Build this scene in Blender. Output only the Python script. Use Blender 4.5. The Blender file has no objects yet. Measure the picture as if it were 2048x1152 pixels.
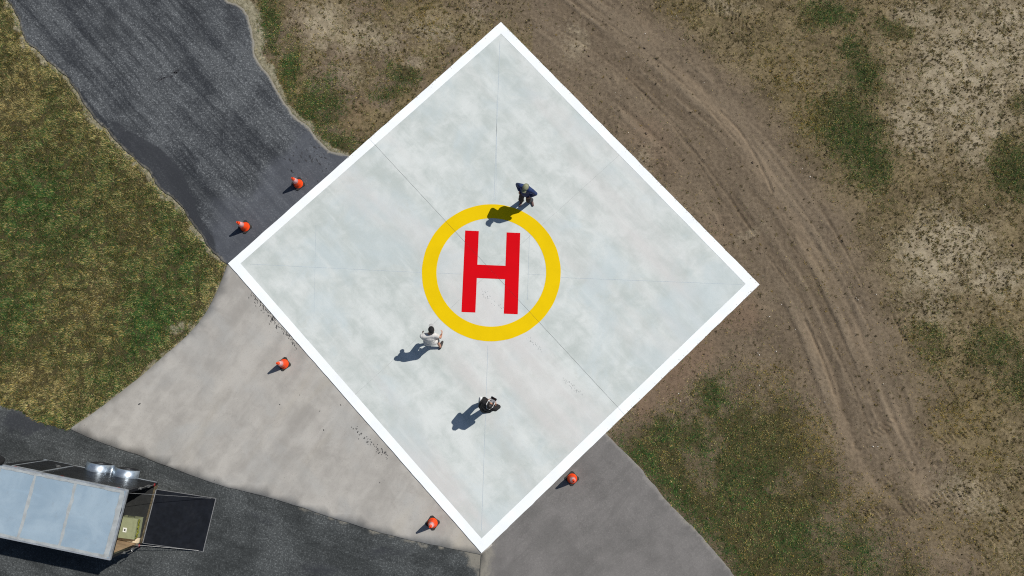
import bpy, bmesh, math, random
import numpy as np
from mathutils import Vector, Matrix
from mathutils.geometry import delaunay_2d_cdt

# ------------------------------------------------------------------ camera, sky, sun, exposure
SC = bpy.context.scene
COL = SC.collection
rad = math.radians
FPX, HGT = 1463.4152, 23.3243          # focal length in photo pixels (2048 wide), flying height in metres
CR = np.array([[0.99996756, 0.00109817, 0.00797930], [0.0, 0.99066176, -0.13634249], [-0.00805451, 0.13633807, 0.99062963]])
cam_d = bpy.data.cameras.new('camera'); cam = bpy.data.objects.new('camera', cam_d); COL.objects.link(cam)
cam_d.sensor_width = 36.0; cam_d.lens = FPX / 2048 * 36.0; cam_d.clip_end = 6000; cam_d.clip_start = 0.1
m4 = Matrix([[*CR[i], 0] for i in range(3)] + [[0, 0, 0, 1]]); m4.translation = (0, 0, HGT); cam.matrix_world = m4
SC.camera = cam

SUN_AZ, SUN_EL = rad(31.5), rad(51)     # direction towards the sun, from +X counter-clockwise
world = bpy.data.worlds.new('World'); SC.world = world; world.use_nodes = True
wn = world.node_tree; bg = wn.nodes['Background']
sky = wn.nodes.new('ShaderNodeTexSky'); sky.sky_type = 'NISHITA'; sky.sun_disc = False
sky.sun_elevation = SUN_EL; sky.sun_rotation = math.pi / 2 - SUN_AZ; sky.air_density = 1.0; sky.dust_density = 0.6; sky.ozone_density = 1.5
wn.links.new(sky.outputs[0], bg.inputs[0]); bg.inputs[1].default_value = 0.062
sd = bpy.data.lights.new('sun', 'SUN'); sd.energy = 4.2; sd.angle = rad(0.5); sd.color = (1.0, 0.965, 0.915)
so = bpy.data.objects.new('sun', sd); COL.objects.link(so)
so.rotation_euler = Vector((math.cos(SUN_AZ) * math.cos(SUN_EL), math.sin(SUN_AZ) * math.cos(SUN_EL), math.sin(SUN_EL))).to_track_quat('Z', 'Y').to_euler()
so.location = (20, 12, 30)
SC.view_settings.view_transform = 'Standard'; SC.view_settings.look = 'None'; SC.view_settings.exposure = 0.0; SC.view_settings.gamma = 1.0
SC.view_settings.use_curve_mapping = False
SC.render.engine = 'CYCLES'; SC.cycles.use_denoising = False; SC.cycles.filter_width = 1.1

rng = np.random.default_rng(11); random.seed(5)


def G(x, y, z=0.0):
    """surveyed photo point -> point in metres on the level z"""
    d = CR @ np.array([(x - 1024) / FPX, -(y - 576) / FPX, -1.0]); t = (z - HGT) / d[2]
    return np.array([d[0] * t, d[1] * t])


def GL(pts, z=0.0):
    return np.array([G(a, b, z) for a, b in pts])


# ------------------------------------------------------------------ noise fields and shapes on the plan (metres)
_tab = np.random.default_rng(3).random((256, 256))


def vn(x, y, s, seed=0):
    x = np.asarray(x) / s + seed * 17.31; y = np.asarray(y) / s + seed * 9.73
    xi = np.floor(x).astype(int); yi = np.floor(y).astype(int); fx = x - xi; fy = y - yi
    fx = fx * fx * (3 - 2 * fx); fy = fy * fy * (3 - 2 * fy)
    a = _tab[xi & 255, yi & 255]; b = _tab[(xi + 1) & 255, yi & 255]; c = _tab[xi & 255, (yi + 1) & 255]; d = _tab[(xi + 1) & 255, (yi + 1) & 255]
    return (a * (1 - fx) + b * fx) * (1 - fy) + (c * (1 - fx) + d * fx) * fy


def fbm(x, y, s, o=4, seed=0):
    v = 0; w = 0
    for i in range(o):
        v = v + vn(x, y, s / 2 ** i, seed + i) * 0.55 ** i; w += 0.55 ** i
    return v / w


def sst(a, b, v):
    t = np.clip((v - a) / (b - a), 0, 1); return t * t * (3 - 2 * t)


def inside(x, y, poly):
    r = np.zeros(np.shape(x), bool); n = len(poly); j = n - 1
    for i in range(n):
        x1, y1 = poly[i]; x2, y2 = poly[j]
        c = ((y1 > y) != (y2 > y)) & (x < (x2 - x1) * (y - y1) / (y2 - y1 + 1e-12) + x1); r ^= c; j = i
    return r


def pdist(x, y, pts):
    """distance to a polyline and distance run along it"""
    best = np.full(np.shape(x), 1e9); run = np.zeros(np.shape(x)); s0 = 0.0; side = np.zeros(np.shape(x))
    for a, b in zip(pts[:-1], pts[1:]):
        d = b - a; L = math.hypot(*d) + 1e-9
        t = np.clip(((x - a[0]) * d[0] + (y - a[1]) * d[1]) / L / L, 0, 1)
        qx = x - a[0] - t * d[0]; qy = y - a[1] - t * d[1]; q = np.hypot(qx, qy); m = q < best
        best = np.where(m, q, best); run = np.where(m, s0 + t * L, run); side = np.where(m, np.sign(d[0] * qy - d[1] * qx), side); s0 += L
    return best, run, side


PXM = 62.7


def blob(x, y, px, py, rx, ry=None, rot=0):
    c = G(px, py); rx = rx / PXM; ry = (ry / PXM) if ry else rx; a = rad(rot)
    dx = x - c[0]; dy = y - c[1]; u = dx * math.cos(a) + dy * math.sin(a); v = -dx * math.sin(a) + dy * math.cos(a)
    return np.exp(-((u / rx) ** 2 + (v / ry) ** 2))


def blobs(x, y, lst):
    v = np.zeros(np.shape(x))
    for b in lst:
        v = np.maximum(v, b[0] * blob(x, y, *b[1:]))
    return v


def rough_line(pts, step=0.12, amp=0.03, seed=0, scale=0.5):
    """resample a polyline (Catmull-Rom) and roughen it"""
    pts = np.array(pts); P = np.vstack([2 * pts[0] - pts[1], pts, 2 * pts[-1] - pts[-2]]); out = []
    for i in range(1, len(P) - 2):
        p0, p1, p2, p3 = P[i - 1:i + 3]; n = max(1, int(np.hypot(*(p2 - p1)) / step))
        for k in range(n):
            t = k / n
            out.append(0.5 * (2 * p1 + (p2 - p0) * t + (2 * p0 - 5 * p1 + 4 * p2 - p3) * t * t + (3 * p1 - p0 - 3 * p2 + p3) * t ** 3))
    out.append(pts[-1]); out = np.array(out)
    if amp:
        j = np.stack([fbm(out[:, 0], out[:, 1], scale, 4, seed) - 0.5, fbm(out[:, 0], out[:, 1], scale, 4, seed + 9) - 0.5], 1) * 2 * amp
        j[0] = 0; j[-1] = 0; out = out + j
    return out


# ------------------------------------------------------------------ outlines of the paved areas
PADZ = 0.065
PAD = GL([(1002, 44), (1519, 569), (963, 1106), (456, 527)], PADZ)            # top, right, bottom, left
PADIN = GL([(1002, 67), (1491, 568), (963, 1077), (481, 527)], PADZ)
road_l = rough_line(GL([(-75, -150), (-20, -60), (30, 30), (55, 85), (105, 128), (135, 160), (168, 208), (210, 255), (252, 303), (300, 345), (318, 378), (352, 402), (385, 445), (415, 490), (440, 522), (455, 530)]), amp=0.10, seed=2, scale=0.35)
road_r = rough_line(GL([(690, 309), (655, 298), (622, 265), (590, 232), (563, 195), (533, 150), (512, 112), (506, 75), (499, 38), (478, 12), (452, -4), (430, -60), (400, -150)]), amp=0.10, seed=4, scale=0.35)
ROAD_NW = np.vstack([road_l, GL([(520, 560), (760, 330)]), road_r])
apr_l = rough_line(GL([(455, 530), (438, 575), (420, 612), (398, 645), (370, 676), (330, 711), (290, 746), (240, 786), (190, 824), (140, 858)]), amp=0.012, seed=6)
apr_b = rough_line(GL([(140, 858), (200, 884), (280, 911), (360, 942), (440, 970), (520, 990), (600, 1013), (680, 1040), (760, 1064), (840, 1084), (900, 1096), (962, 1109)]), amp=0.022, seed=7, scale=0.3)
APRON = np.vstack([apr_l[:-1], apr_b, GL([(985, 1090), (480, 520)])])
DRIVE_R = rough_line(GL([(1205, 858), (1218, 872), (1242, 899), (1280, 937), (1318, 983), (1350, 1020), (1390, 1060), (1430, 1104), (1470, 1152), (1510, 1215), (1560, 1330)]), amp=0.05, seed=8, scale=0.3)
DRIVE = np.vstack([DRIVE_R, GL([(930, 1330), (955, 1200), (962, 1109), (975, 1070), (1150, 830)])])
low_l = rough_line(GL([(-330, 700), (-200, 745), (-100, 780), (0, 812), (30, 820), (60, 833), (100, 851), (140, 859)]), amp=0.07, seed=10, scale=0.35)
ROAD_S = np.vstack([low_l, GL([(200, 870), (440, 955), (700, 1030), (940, 1080), (1010, 1095), (1010, 1330), (-330, 1330)])])
LAWN_W = np.vstack([GL([(-420, -150)]), road_l, apr_l, low_l[::-1], GL([(-420, 700)])])
HARD = [PAD, ROAD_NW, APRON, DRIVE, ROAD_S]


# ------------------------------------------------------------------ ground cover fields
TRK = [  # compacted pale wheel strips: (points, half width m, strength)
    ([(1215, -60), (1290, 40), (1358, 143), (1423, 205), (1502, 308), (1553, 385), (1618, 493), (1656, 551), (1707, 647), (1748, 739), (1765, 776), (1789, 826), (1827, 922), (1850, 985)], 0.27, 0.75),
    ([(1594, 632), (1630, 690), (1656, 740), (1690, 860), (1717, 925), (1742, 960), (1790, 1010)], 0.20, 0.8),
    ([(1060, 20), (1150, 75), (1250, 140), (1340, 225), (1420, 330), (1500, 440)], 0.2, 0.3),
    ([(1400, 60), (1480, 150), (1560, 250), (1640, 370), (1700, 480), (1760, 600), (1830, 740)], 0.2, 0.3),
]
RUT = [  # narrow grooves: (points, half width, depth)
    ([(1348, 256), (1392, 308), (1450, 383), (1510, 470)], 0.035, 0.045),
    ([(1440, 222), (1478, 260), (1520, 330), (1545, 384)], 0.035, 0.05),
    ([(1120, 60), (1200, 110), (1290, 190), (1370, 270)], 0.03, 0.035),
    ([(1180, 20), (1300, 110), (1400, 200), (1480, 290)], 0.03, 0.03),
    ([(1535, 510), (1570, 560), (1590, 585)], 0.03, 0.045),
    ([(1610, 640), (1650, 730), (1670, 790)], 0.04, 0.06),
    ([(1650, 660), (1700, 760), (1745, 870)], 0.03, 0.035),
    ([(1590, 400), (1640, 470), (1690, 560), (1740, 660)], 0.03, 0.035),
    ([(1655, 440), (1690, 500), (1729, 580)], 0.03, 0.045),
    ([(1780, 620), (1800, 660), (1815, 690)], 0.03, 0.05),
    ([(1870, 730), (1900, 780), (1915, 800)], 0.03, 0.045),
    ([(1250, 150), (1330, 235), (1400, 330), (1440, 400)], 0.03, 0.03),
    ([(1560, 430), (1620, 540), (1690, 690), (1760, 850)], 0.025, 0.025),
]
LUG = [([(1717, 892), (1752, 868), (1790, 842)], 0.19), ([(1775, 965), (1826, 944)], 0.17), ([(1808, 1020), (1880, 1000), (1950, 978), (2070, 952)], 0.24),
       ([(1925, 1105), (1990, 1075), (2070, 1042)], 0.26), ([(1725, 1028), (1790, 1020)], 0.2), ([(1412, 8), (1450, 28), (1495, 55)], 0.22), ([(1828, 905), (1890, 880), (1960, 855)], 0.18),
       ([(1985, 1040), (2060, 1010)], 0.2), ([(1830, 880), (1870, 930)], 0.16)]
BELT = rough_line(GL([(1000, -90), (1070, -10), (1160, 60), (1300, 165), (1430, 285), (1525, 400), (1605, 520), (1675, 660), (1730, 800), (1785, 930), (1850, 1050), (1950, 1240), (2100, 1500)]), 0.8, 0)
TRK = [(rough_line(GL(a), 0.4, 0), b, c) for a, b, c in TRK]; RUT = [(rough_line(GL(a), 0.4, 0), b, c) for a, b, c in RUT]; LUG = [(GL(a), b) for a, b in LUG]
PALE = [(1.0, 1950, 150, 150, 130), (.9, 2040, 60, 90), (.95, 1900, 500, 110, 75, 20), (.7, 1830, 250, 60, 100), (.7, 1840, 30, 70, 40), (.6, 1985, 570, 90, 60), (.55, 1610, 145, 22, 30), (.95, 640, 55, 75, 65), (.75, 730, 85, 80, 55), (.6, 860, 60, 80, 55), (.55, 690, 160, 60, 45), (.5, 940, 30, 50, 40),
        (.7, 1990, 250, 90), (.6, 820, 120, 50, 25), (.55, 1145, 90, 35, 55), (.6, 1460, 10, 50, 18), (.5, 1880, 640, 60), (.45, 860, 70, 60), (.5, 1510, 465, 50, 18, 25), (.5, 1395, 800, 18, 40), (.5, 1290, 330, 25, 55, -40), (.5, 1930, 1000, 120, 60), (.6, 1510, 825, 30, 18)]
GREEN = [(1.0, 1722, 150, 55, 60), (1.0, 1700, 260, 70, 80), (.95, 1745, 330, 60, 60), (.9, 1660, 22, 60, 30), (1.0, 2040, 345, 55, 70), (.75, 1790, 55, 40, 25), (.6, 2040, 220, 20), (.7, 1700, 90, 40), (.5, 1860, 690, 60, 60), (.6, 1990, 690, 70, 50), (.6, 2040, 760, 50, 60),
         (1.0, 1330, 865, 32, 26), (1.0, 1265, 905, 40, 18, -25), (.9, 1430, 800, 35, 38), (.9, 1400, 880, 40, 50), (.8, 1500, 950, 70, 60), (.8, 1600, 1080, 80, 50), (.75, 1720, 1110, 60, 40), (1.0, 540, 45, 26, 70), (1.0, 578, 145, 28, 65), (1.0, 625, 225, 36, 60, -50), (1.0, 682, 280, 46, 34), (.8, 655, 215, 45, 40), (.75, 800, 150, 45, 28), (.6, 770, 195, 45, 22), (.5, 640, 180, 45)]
YELLOW = [(.9, 1580, 160, 45, 55), (.8, 1610, 235, 35, 50), (.8, 1650, 560, 40, 50), (.7, 1350, 20, 40, 30), (.9, 1800, 730, 60, 60), (.7, 1900, 840, 80, 60), (.8, 1760, 1000, 70, 40), (.9, 1900, 1060, 90, 50), (.6, 1550, 760, 50, 40), (.6, 1960, 920, 60, 40), (.7, 860, 40, 40), (.5, 2010, 620, 40), (.7, 1640, 880, 50, 60), (.6, 560, 170, 30)]
CLAY = [(.9, 1370, 740, 110, 50, 45), (.8, 1290, 810, 40, 40), (.7, 1480, 640, 70, 40, 45), (.5, 730, 230, 60, 40, 40), (.5, 1300, 280, 60, 120, 45), (.4, 1440, 450, 60, 60)]
lawn_se = GL([(1205, 905), (1270, 850), (1340, 835), (1405, 770), (1470, 745), (1560, 765), (1625, 850), (1660, 950), (1720, 1020), (1800, 1090), (1860, 1152), (1960, 1330), (1500, 1330), (1440, 1120)])


def fields(x, y):
    """cover of the open ground at plan points"""
    F = {}
    wx = x + (fbm(x, y, 1.3, 3, 21) - 0.5) * 1.1; wy = y + (fbm(x, y, 1.3, 3, 31) - 0.5) * 1.1
    w2x = x + (fbm(x, y, 0.5, 3, 23) - 0.5) * 0.5; w2y = y + (fbm(x, y, 0.5, 3, 33) - 0.5) * 0.5
    west = inside(x, y, LAWN_W)
    dl, _, _ = pdist(x, y, np.vstack([lawn_se, lawn_se[:1]]))
    se_in = inside(wx, wy, lawn_se)
    F['west'] = west; se = np.where(se_in, 0.45 + 0.55 * sst(0.0, 1.2, dl), sst(0.7, 0.0, dl) * 0.40); ddr, _, _ = pdist(x, y, DRIVE_R[::4]); F['se'] = np.clip(se * np.clip(.50 + .7 * sst(.34, .62, fbm(x, y, 1.3, 4, 44)) + .8 * sst(1.2, .2, ddr), 0, 1), 0, 1)
    g = blobs(wx, wy, GREEN); pl = blobs(wx, wy, PALE); ye = blobs(w2x, w2y, YELLOW)
    # right-hand field: how far the ground is from the graded track belt
    far = sst(0.2, 2.6, (x - np.interp(y, [-6, -2, 2, 6, 10, 14], [13.2, 12.6, 10.9, 9.0, 6.6, 2.5])) + (fbm(x, y, 1.6, 4, 41) - 0.5) * 2.2) * (x > 0)
    F['far'] = far
    nw = ((x < 0.5) & (y > 5.5) & ~west).astype(float)
    F['nwf'] = nw
    F['green'] = np.clip(g, 0, 1); F['pale'] = np.clip(pl * 0.9 + far * (fbm(x, y, 1.0, 4, 51) - 0.32) * 0.65, 0, 1); F['yellow'] = ye
    F['clay'] = blobs(wx, wy, CLAY)
    bd, _, _ = pdist(x, y, BELT); F['belt'] = sst(2.2, 1.1, bd + (fbm(x, y, .9, 4, 45) - .5) * 1.4 + .5 * sst(2, -4, y)) * sst(-3.4, -1.2, y + (fbm(x, y, .8, 3, 46) - .5) * 1.5) * (1 - .7 * np.clip(F['se'] * 1.5, 0, 1))
    tr = np.zeros(np.shape(x))
    for pts, hw, k in TRK:
        d, r, s = pdist(x, y, pts); tr = np.maximum(tr, k * sst(hw * 1.25, hw * 0.5, d + (vn(x, y, 0.25, 61) - 0.5) * 0.08) * (0.1 + 1.3 * fbm(x, y, 0.9, 3, 62)))
    F['track'] = np.clip(tr, 0, 1)
    sh = np.zeros(np.shape(x))
    d, _, _ = pdist(x, y, road_r[::3]); sh = np.maximum(sh, sst(0.42 + 0.35 * sst(8.5, 13.5, y).mean() if np.ndim(y) == 0 else 0.22 + 0.55 * sst(9.0, 13.0, y), 0.06, d + (vn(x, y, 0.2, 63) - 0.5) * 0.2))
    d, _, _ = pdist(x, y, road_l[::3]); sh = np.maximum(sh, sst(0.26, 0.05, d + (vn(x, y, 0.22, 64) - 0.5) * 0.22))
    d, _, _ = pdist(x, y, apr_l[::3]); sh = np.maximum(sh, 0.8 * sst(0.14, 0.03, d + (vn(x, y, 0.2, 65) - 0.5) * 0.15)); sh = np.maximum(sh, blobs(w2x, w2y, [(1.0, 372, 655, 18, 13, 40), (1.0, 352, 662, 16, 10), (.8, 342, 700, 14, 7, 30)]))
    d, _, _ = pdist(x, y, DRIVE_R[::3]); sh = np.maximum(sh, 0.45 * sst(0.06, 0.0, d + (vn(x, y, 0.15, 66) - 0.5) * 0.1))
    F['edge'] = np.clip(sh, 0, 1)
    return F


def hard_mask(x, y):
    m = np.zeros(np.shape(x), bool)
    for p in HARD:
        m |= inside(x, y, p)
    return m


# the cover is worked out once on a 6 cm plan raster and looked up from there
RX0, RX1, RY0, RY1, RST = -21.6, 18.8, -7.2, 15.0, 0.06
_rx, _ry = np.meshgrid(np.arange(RX0, RX1, RST), np.arange(RY0, RY1, RST)); RSH = _rx.shape
RAST = {q: np.asarray(v, np.float32) for q, v in fields(_rx, _ry).items()}
RAST['hard'] = hard_mask(_rx, _ry).astype(np.float32)
_dh = np.full(RSH, 1e9)
for _p in HARD:
    _dh = np.minimum(_dh, pdist(_rx, _ry, np.vstack([_p, _p[:1]])[::2] if len(_p) > 40 else np.vstack([_p, _p[:1]]))[0])
RAST['dh'] = _dh.astype(np.float32)
RAST['dl'] = pdist(_rx, _ry, np.vstack([road_l, apr_l])[::4])[0].astype(np.float32); RAST['dd'] = pdist(_rx, _ry, DRIVE_R[::3])[0].astype(np.float32)


def look(x, y, names=None):
    u = np.clip((x - RX0) / RST, 0, RSH[1] - 1.001); v = np.clip((y - RY0) / RST, 0, RSH[0] - 1.001); i = u.astype(int); j = v.astype(int); fu = (u - i).astype(np.float32); fv = (v - j).astype(np.float32); out = {}
    for q in (names or RAST):
        A = RAST[q]; w = (A[j, i] * (1 - fu) + A[j, i + 1] * fu) * (1 - fv) + (A[j + 1, i] * (1 - fu) + A[j + 1, i + 1] * fu) * fv
        out[q] = (w > 0.5) if q in ('west', 'hard') else w
    return out


# ------------------------------------------------------------------ node helpers
def new_mat(name):
    m = bpy.data.materials.new(name); m.use_nodes = True; nt = m.node_tree; b = nt.nodes['Principled BSDF']; return m, nt, b


class N:
    def __init__(s, nt):
        s.nt = nt; s.tc = nt.nodes.new('ShaderNodeTexCoord').outputs['Object']

    def lk(s, a, b):
        s.nt.links.new(a, b)

    def put(s, v, sock):
        if hasattr(v, 'links') or isinstance(v, bpy.types.NodeSocket): s.lk(v, sock)
        elif isinstance(v, tuple): sock.default_value = (*v, 1) if len(v) == 3 and len(sock.default_value) == 4 else v
        else: sock.default_value = v

    def map(s, rot=0.0, scale=(1, 1, 1)):
        n = s.nt.nodes.new('ShaderNodeMapping'); n.inputs['Rotation'].default_value = (0, 0, rot); n.inputs['Scale'].default_value = scale
        m2 = s.nt.nodes.new('ShaderNodeMapping'); m2.inputs['Rotation'].default_value = (0, 0, rot); s.lk(s.tc, m2.inputs[0])
        n.inputs['Rotation'].default_value = (0, 0, 0); s.lk(m2.outputs[0], n.inputs[0]); return n.outputs[0]

    def noise(s, scale, detail=4, rough=0.55, vec=None, dist=0.0):
        n = s.nt.nodes.new('ShaderNodeTexNoise'); n.inputs['Scale'].default_value = scale; n.inputs['Detail'].default_value = detail
        n.inputs['Roughness'].default_value = rough; n.inputs['Distortion'].default_value = dist; s.lk(vec or s.tc, n.inputs['Vector']); return n.outputs[0]

    def vor(s, scale, vec=None, feature='F1'):
        n = s.nt.nodes.new('ShaderNodeTexVoronoi'); n.feature = feature; n.inputs['Scale'].default_value = scale; s.lk(vec or s.tc, n.inputs['Vector']); return n

    def m(s, op, a, b=0.0, c=0.0, clamp=False):
        n = s.nt.nodes.new('ShaderNodeMath'); n.operation = op; n.use_clamp = clamp
        s.put(a, n.inputs[0]); s.put(b, n.inputs[1])
        if op == 'MULTIPLY_ADD': s.put(c, n.inputs[2])
        return n.outputs[0]

    def rng(s, v, a, b, c=0.0, d=1.0, smooth=True):
        n = s.nt.nodes.new('ShaderNodeMapRange'); n.interpolation_type = 'SMOOTHSTEP' if smooth else 'LINEAR'; s.put(v, n.inputs[0])
        for i, q in enumerate((a, b, c, d)): n.inputs[i + 1].default_value = q
        return n.outputs[0]

    def mix(s, f, a, b, mode='MIX'):
        n = s.nt.nodes.new('ShaderNodeMix'); n.data_type = 'RGBA'; n.blend_type = mode; s.put(f, n.inputs[0]); s.put(a, n.inputs[6]); s.put(b, n.inputs[7]); return n.outputs[2]

    def attr(s, name, col=False):
        n = s.nt.nodes.new('ShaderNodeAttribute'); n.attribute_name = name; return n.outputs['Color' if col else 'Fac']

    def brk(s, a, noise, amp, lo=0.35, hi=0.65):
        return s.rng(s.m('MULTIPLY_ADD', s.m('SUBTRACT', noise, 0.5), amp, a), lo, hi)

    def bump(s, h, strength, dist, bsdf):
        n = s.nt.nodes.new('ShaderNodeBump'); n.inputs['Strength'].default_value = strength; n.inputs['Distance'].default_value = dist
        s.lk(h, n.inputs['Height']); s.lk(n.outputs[0], bsdf.inputs['Normal'])


def C(r, g, b, k=1.0):
    f = lambda v: (v / 255 / 12.92 if v <= 10 else ((v / 255 + 0.055) / 1.055) ** 2.4) * k
    return (f(r), f(g), f(b))


def simple(name, col, rough=0.6, metal=0.0, var=0.15, scale=8.0, bump=0.0, spec=None, dirt=None):
    m, nt, b = new_mat(name); n = N(nt)
    a = n.noise(scale, 5, 0.6); c2 = tuple(max(0, v * (1 - var)) for v in col); c3 = tuple(min(1, v * (1 + var)) for v in col)
    c = n.mix(n.rng(a, 0.3, 0.7), c2, c3)
    if dirt: c = n.mix(n.m('MULTIPLY', n.rng(n.noise(scale * 0.4, 6, 0.7), 0.5, 0.72), dirt[1]), c, dirt[0])
    n.lk(c, b.inputs['Base Color']); b.inputs['Roughness'].default_value = rough; b.inputs['Metallic'].default_value = metal
    n.put(n.rng(n.noise(scale * 1.7, 4), 0.2, 0.8, max(0, rough - 0.1), min(1, rough + 0.1)), b.inputs['Roughness'])
    if spec is not None: b.inputs['Specular IOR Level'].default_value = spec
    if bump: n.bump(n.noise(scale * 6, 3), bump, 0.01, b)
    return m


# ------------------------------------------------------------------ mesh helpers
def tag(o, label=None, cat=None, group=None, kind=None):
    if label: o['label'] = label
    if cat: o['category'] = cat
    if group: o['group'] = group
    if kind: o['kind'] = kind
    return o


def link(name, me, mat=None, parent=None):
    o = bpy.data.objects.new(name, me); COL.objects.link(o)
    if mat is not None: me.materials.append(mat)
    if parent is not None: o.parent = parent
    return o


def empty(name, loc, rz=0.0):
    o = bpy.data.objects.new(name, None); COL.objects.link(o); o.location = loc; o.rotation_euler = (0, 0, rz); o.empty_display_size = 0.3; return o


def mesh_np(name, co, faces, attrs=None, smooth=False):
    """faces: (n,3) or (n,4) array"""
    me = bpy.data.meshes.new(name); co = np.ascontiguousarray(co, np.float32); faces = np.ascontiguousarray(faces, np.int32); k = faces.shape[1]; nf = len(faces)
    me.vertices.add(len(co)); me.vertices.foreach_set('co', co.ravel()); me.loops.add(nf * k); me.loops.foreach_set('vertex_index', faces.ravel())
    me.polygons.add(nf); me.polygons.foreach_set('loop_start', np.arange(0, nf * k, k, dtype=np.int32)); me.polygons.foreach_set('loop_total', np.full(nf, k, np.int32))
    if smooth: me.polygons.foreach_set('use_smooth', np.ones(nf, bool))
    for an, v in (attrs or {}).items():
        v = np.asarray(v, np.float32)
        if v.ndim == 1: me.attributes.new(an, 'FLOAT', 'POINT').data.foreach_set('value', np.ascontiguousarray(v))
        else: me.attributes.new(an, 'FLOAT_COLOR', 'POINT').data.foreach_set('color', np.ascontiguousarray(np.c_[v, np.ones(len(v), np.float32)] if v.shape[1] == 3 else v).ravel())
    me.update(calc_edges=True); me.validate(); return me


def sheet(name, poly, z, mat, step=0.25, skirt=0.1, attrs=None, zf=None):
    """flat paved area with a real edge; attrs: function(x, y) -> dict of per-point values"""
    n = len(poly); b0 = poly.min(0); b1 = poly.max(0)
    gx, gy = np.meshgrid(np.arange(b0[0], b1[0], step), np.arange(b0[1], b1[1], step)); gx = gx.ravel() + rng.uniform(-.02, .02, gx.size); gy = gy.ravel() + rng.uniform(-.02, .02, gy.size)
    k = inside(gx, gy, poly); gx, gy = gx[k], gy[k]
    d, _, _ = pdist(gx, gy, np.vstack([poly, poly[:1]])); k = d > step * 0.35; gx, gy = gx[k], gy[k]
    pts = [Vector((float(a), float(b))) for a, b in poly] + [Vector((float(a), float(b))) for a, b in zip(gx, gy)]
    vo, eo, fo, _, _, _ = delaunay_2d_cdt(pts, [], [list(range(n))], 1, 1e-5)
    co = np.array([(v.x, v.y, z) for v in vo]); fa = np.array([f for f in fo if len(f) == 3])
    if zf is not None: co[:, 2] += zf(co[:, 0], co[:, 1])
    a, b, c = co[fa[:, 0]], co[fa[:, 1]], co[fa[:, 2]]; cr = (b - a)[:, 0] * (c - a)[:, 1] - (b - a)[:, 1] * (c - a)[:, 0]; fa[cr < 0] = fa[cr < 0][:, ::-1]
    # skirt along the free border
    ed = {}
    for t in fa:
        for i in range(3):
            e = (t[i], t[(i + 1) % 3]); ed[e] = 1
    bd = [e for e in ed if (e[1], e[0]) not in ed]; idx = {}; extra = []; sf = []
    for e in bd:
        for v in e:
            if v not in idx: idx[v] = len(co) + len(extra); extra.append((co[v][0], co[v][1], co[v][2] - skirt))
    for e in bd: sf += [(e[1], e[0], idx[e[0]]), (e[1], idx[e[0]], idx[e[1]])]
    co = np.vstack([co, np.array(extra)]); fa = np.vstack([fa, np.array(sf)])
    me = mesh_np(name, co, fa, attrs(co[:, 0], co[:, 1]) if attrs else None); return link(name, me, mat)


def bm_obj(name, bm, mat, parent=None, smooth=False, bevel=0.0):
    if bevel: bmesh.ops.bevel(bm, geom=[e for e in bm.edges if len(e.link_faces) == 2 and e.calc_face_angle(0) > 0.5], offset=bevel, segments=2, affect='EDGES', profile=0.6)
    bmesh.ops.recalc_face_normals(bm, faces=bm.faces)
    me = bpy.data.meshes.new(name); bm.to_mesh(me); bm.free()
    if smooth:
        for p in me.polygons: p.use_smooth = True
    return link(name, me, mat, parent)


def add_box(bm, c, s, M=None):
    x, y, z = c; a, b, d = s[0] / 2, s[1] / 2, s[2] / 2
    vs = [Vector((x + i * a, y + j * b, z + k * d)) for i in (-1, 1) for j in (-1, 1) for k in (-1, 1)]
    if M is not None: vs = [M @ v for v in vs]
    v = [bm.verts.new(q) for q in vs]
    for f in ((0, 1, 3, 2), (4, 6, 7, 5), (0, 4, 5, 1), (2, 3, 7, 6), (0, 2, 6, 4), (1, 5, 7, 3)): bm.faces.new([v[i] for i in f])
    return v


def add_prism(bm, prof, z0, z1):
    lo = [bm.verts.new((a, b, z0)) for a, b in prof]; hi = [bm.verts.new((a, b, z1)) for a, b in prof]; n = len(prof)
    bm.faces.new(hi); bm.faces.new(lo[::-1])
    for i in range(n): bm.faces.new((lo[i], lo[(i + 1) % n], hi[(i + 1) % n], hi[i]))


def add_tube(bm, pts, r, seg=6):
    pts = [Vector(p) for p in pts]; rings = []
    for i, p in enumerate(pts):
        d = (pts[min(i + 1, len(pts) - 1)] - pts[max(i - 1, 0)]).normalized(); u = d.orthogonal().normalized(); w = d.cross(u)
        rings.append([bm.verts.new(p + (u * math.cos(2 * math.pi * k / seg) + w * math.sin(2 * math.pi * k / seg)) * r) for k in range(seg)])
    for a, b in zip(rings[:-1], rings[1:]):
        for k in range(seg): bm.faces.new((a[k], a[(k + 1) % seg], b[(k + 1) % seg], b[k]))
    bm.faces.new(rings[0][::-1]); bm.faces.new(rings[-1])


def add_lathe(bm, prof, seg=24, M=None, close=False):
    rings = []
    for r, z in prof:
        ring = []
        for k in range(seg):
            v = Vector((r * math.cos(2 * math.pi * k / seg), r * math.sin(2 * math.pi * k / seg), z)); ring.append(bm.verts.new(M @ v if M is not None else v))
        rings.append(ring)
    pr = list(zip(rings[:-1], rings[1:])) + ([(rings[-1], rings[0])] if close else [])
    for a, b in pr:
        for k in range(seg): bm.faces.new((a[k], a[(k + 1) % seg], b[(k + 1) % seg], b[k]))
    if not close:
        if prof[0][0] > 1e-6: bm.faces.new(rings[0][::-1])
        if prof[-1][0] > 1e-6: bm.faces.new(rings[-1])


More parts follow.
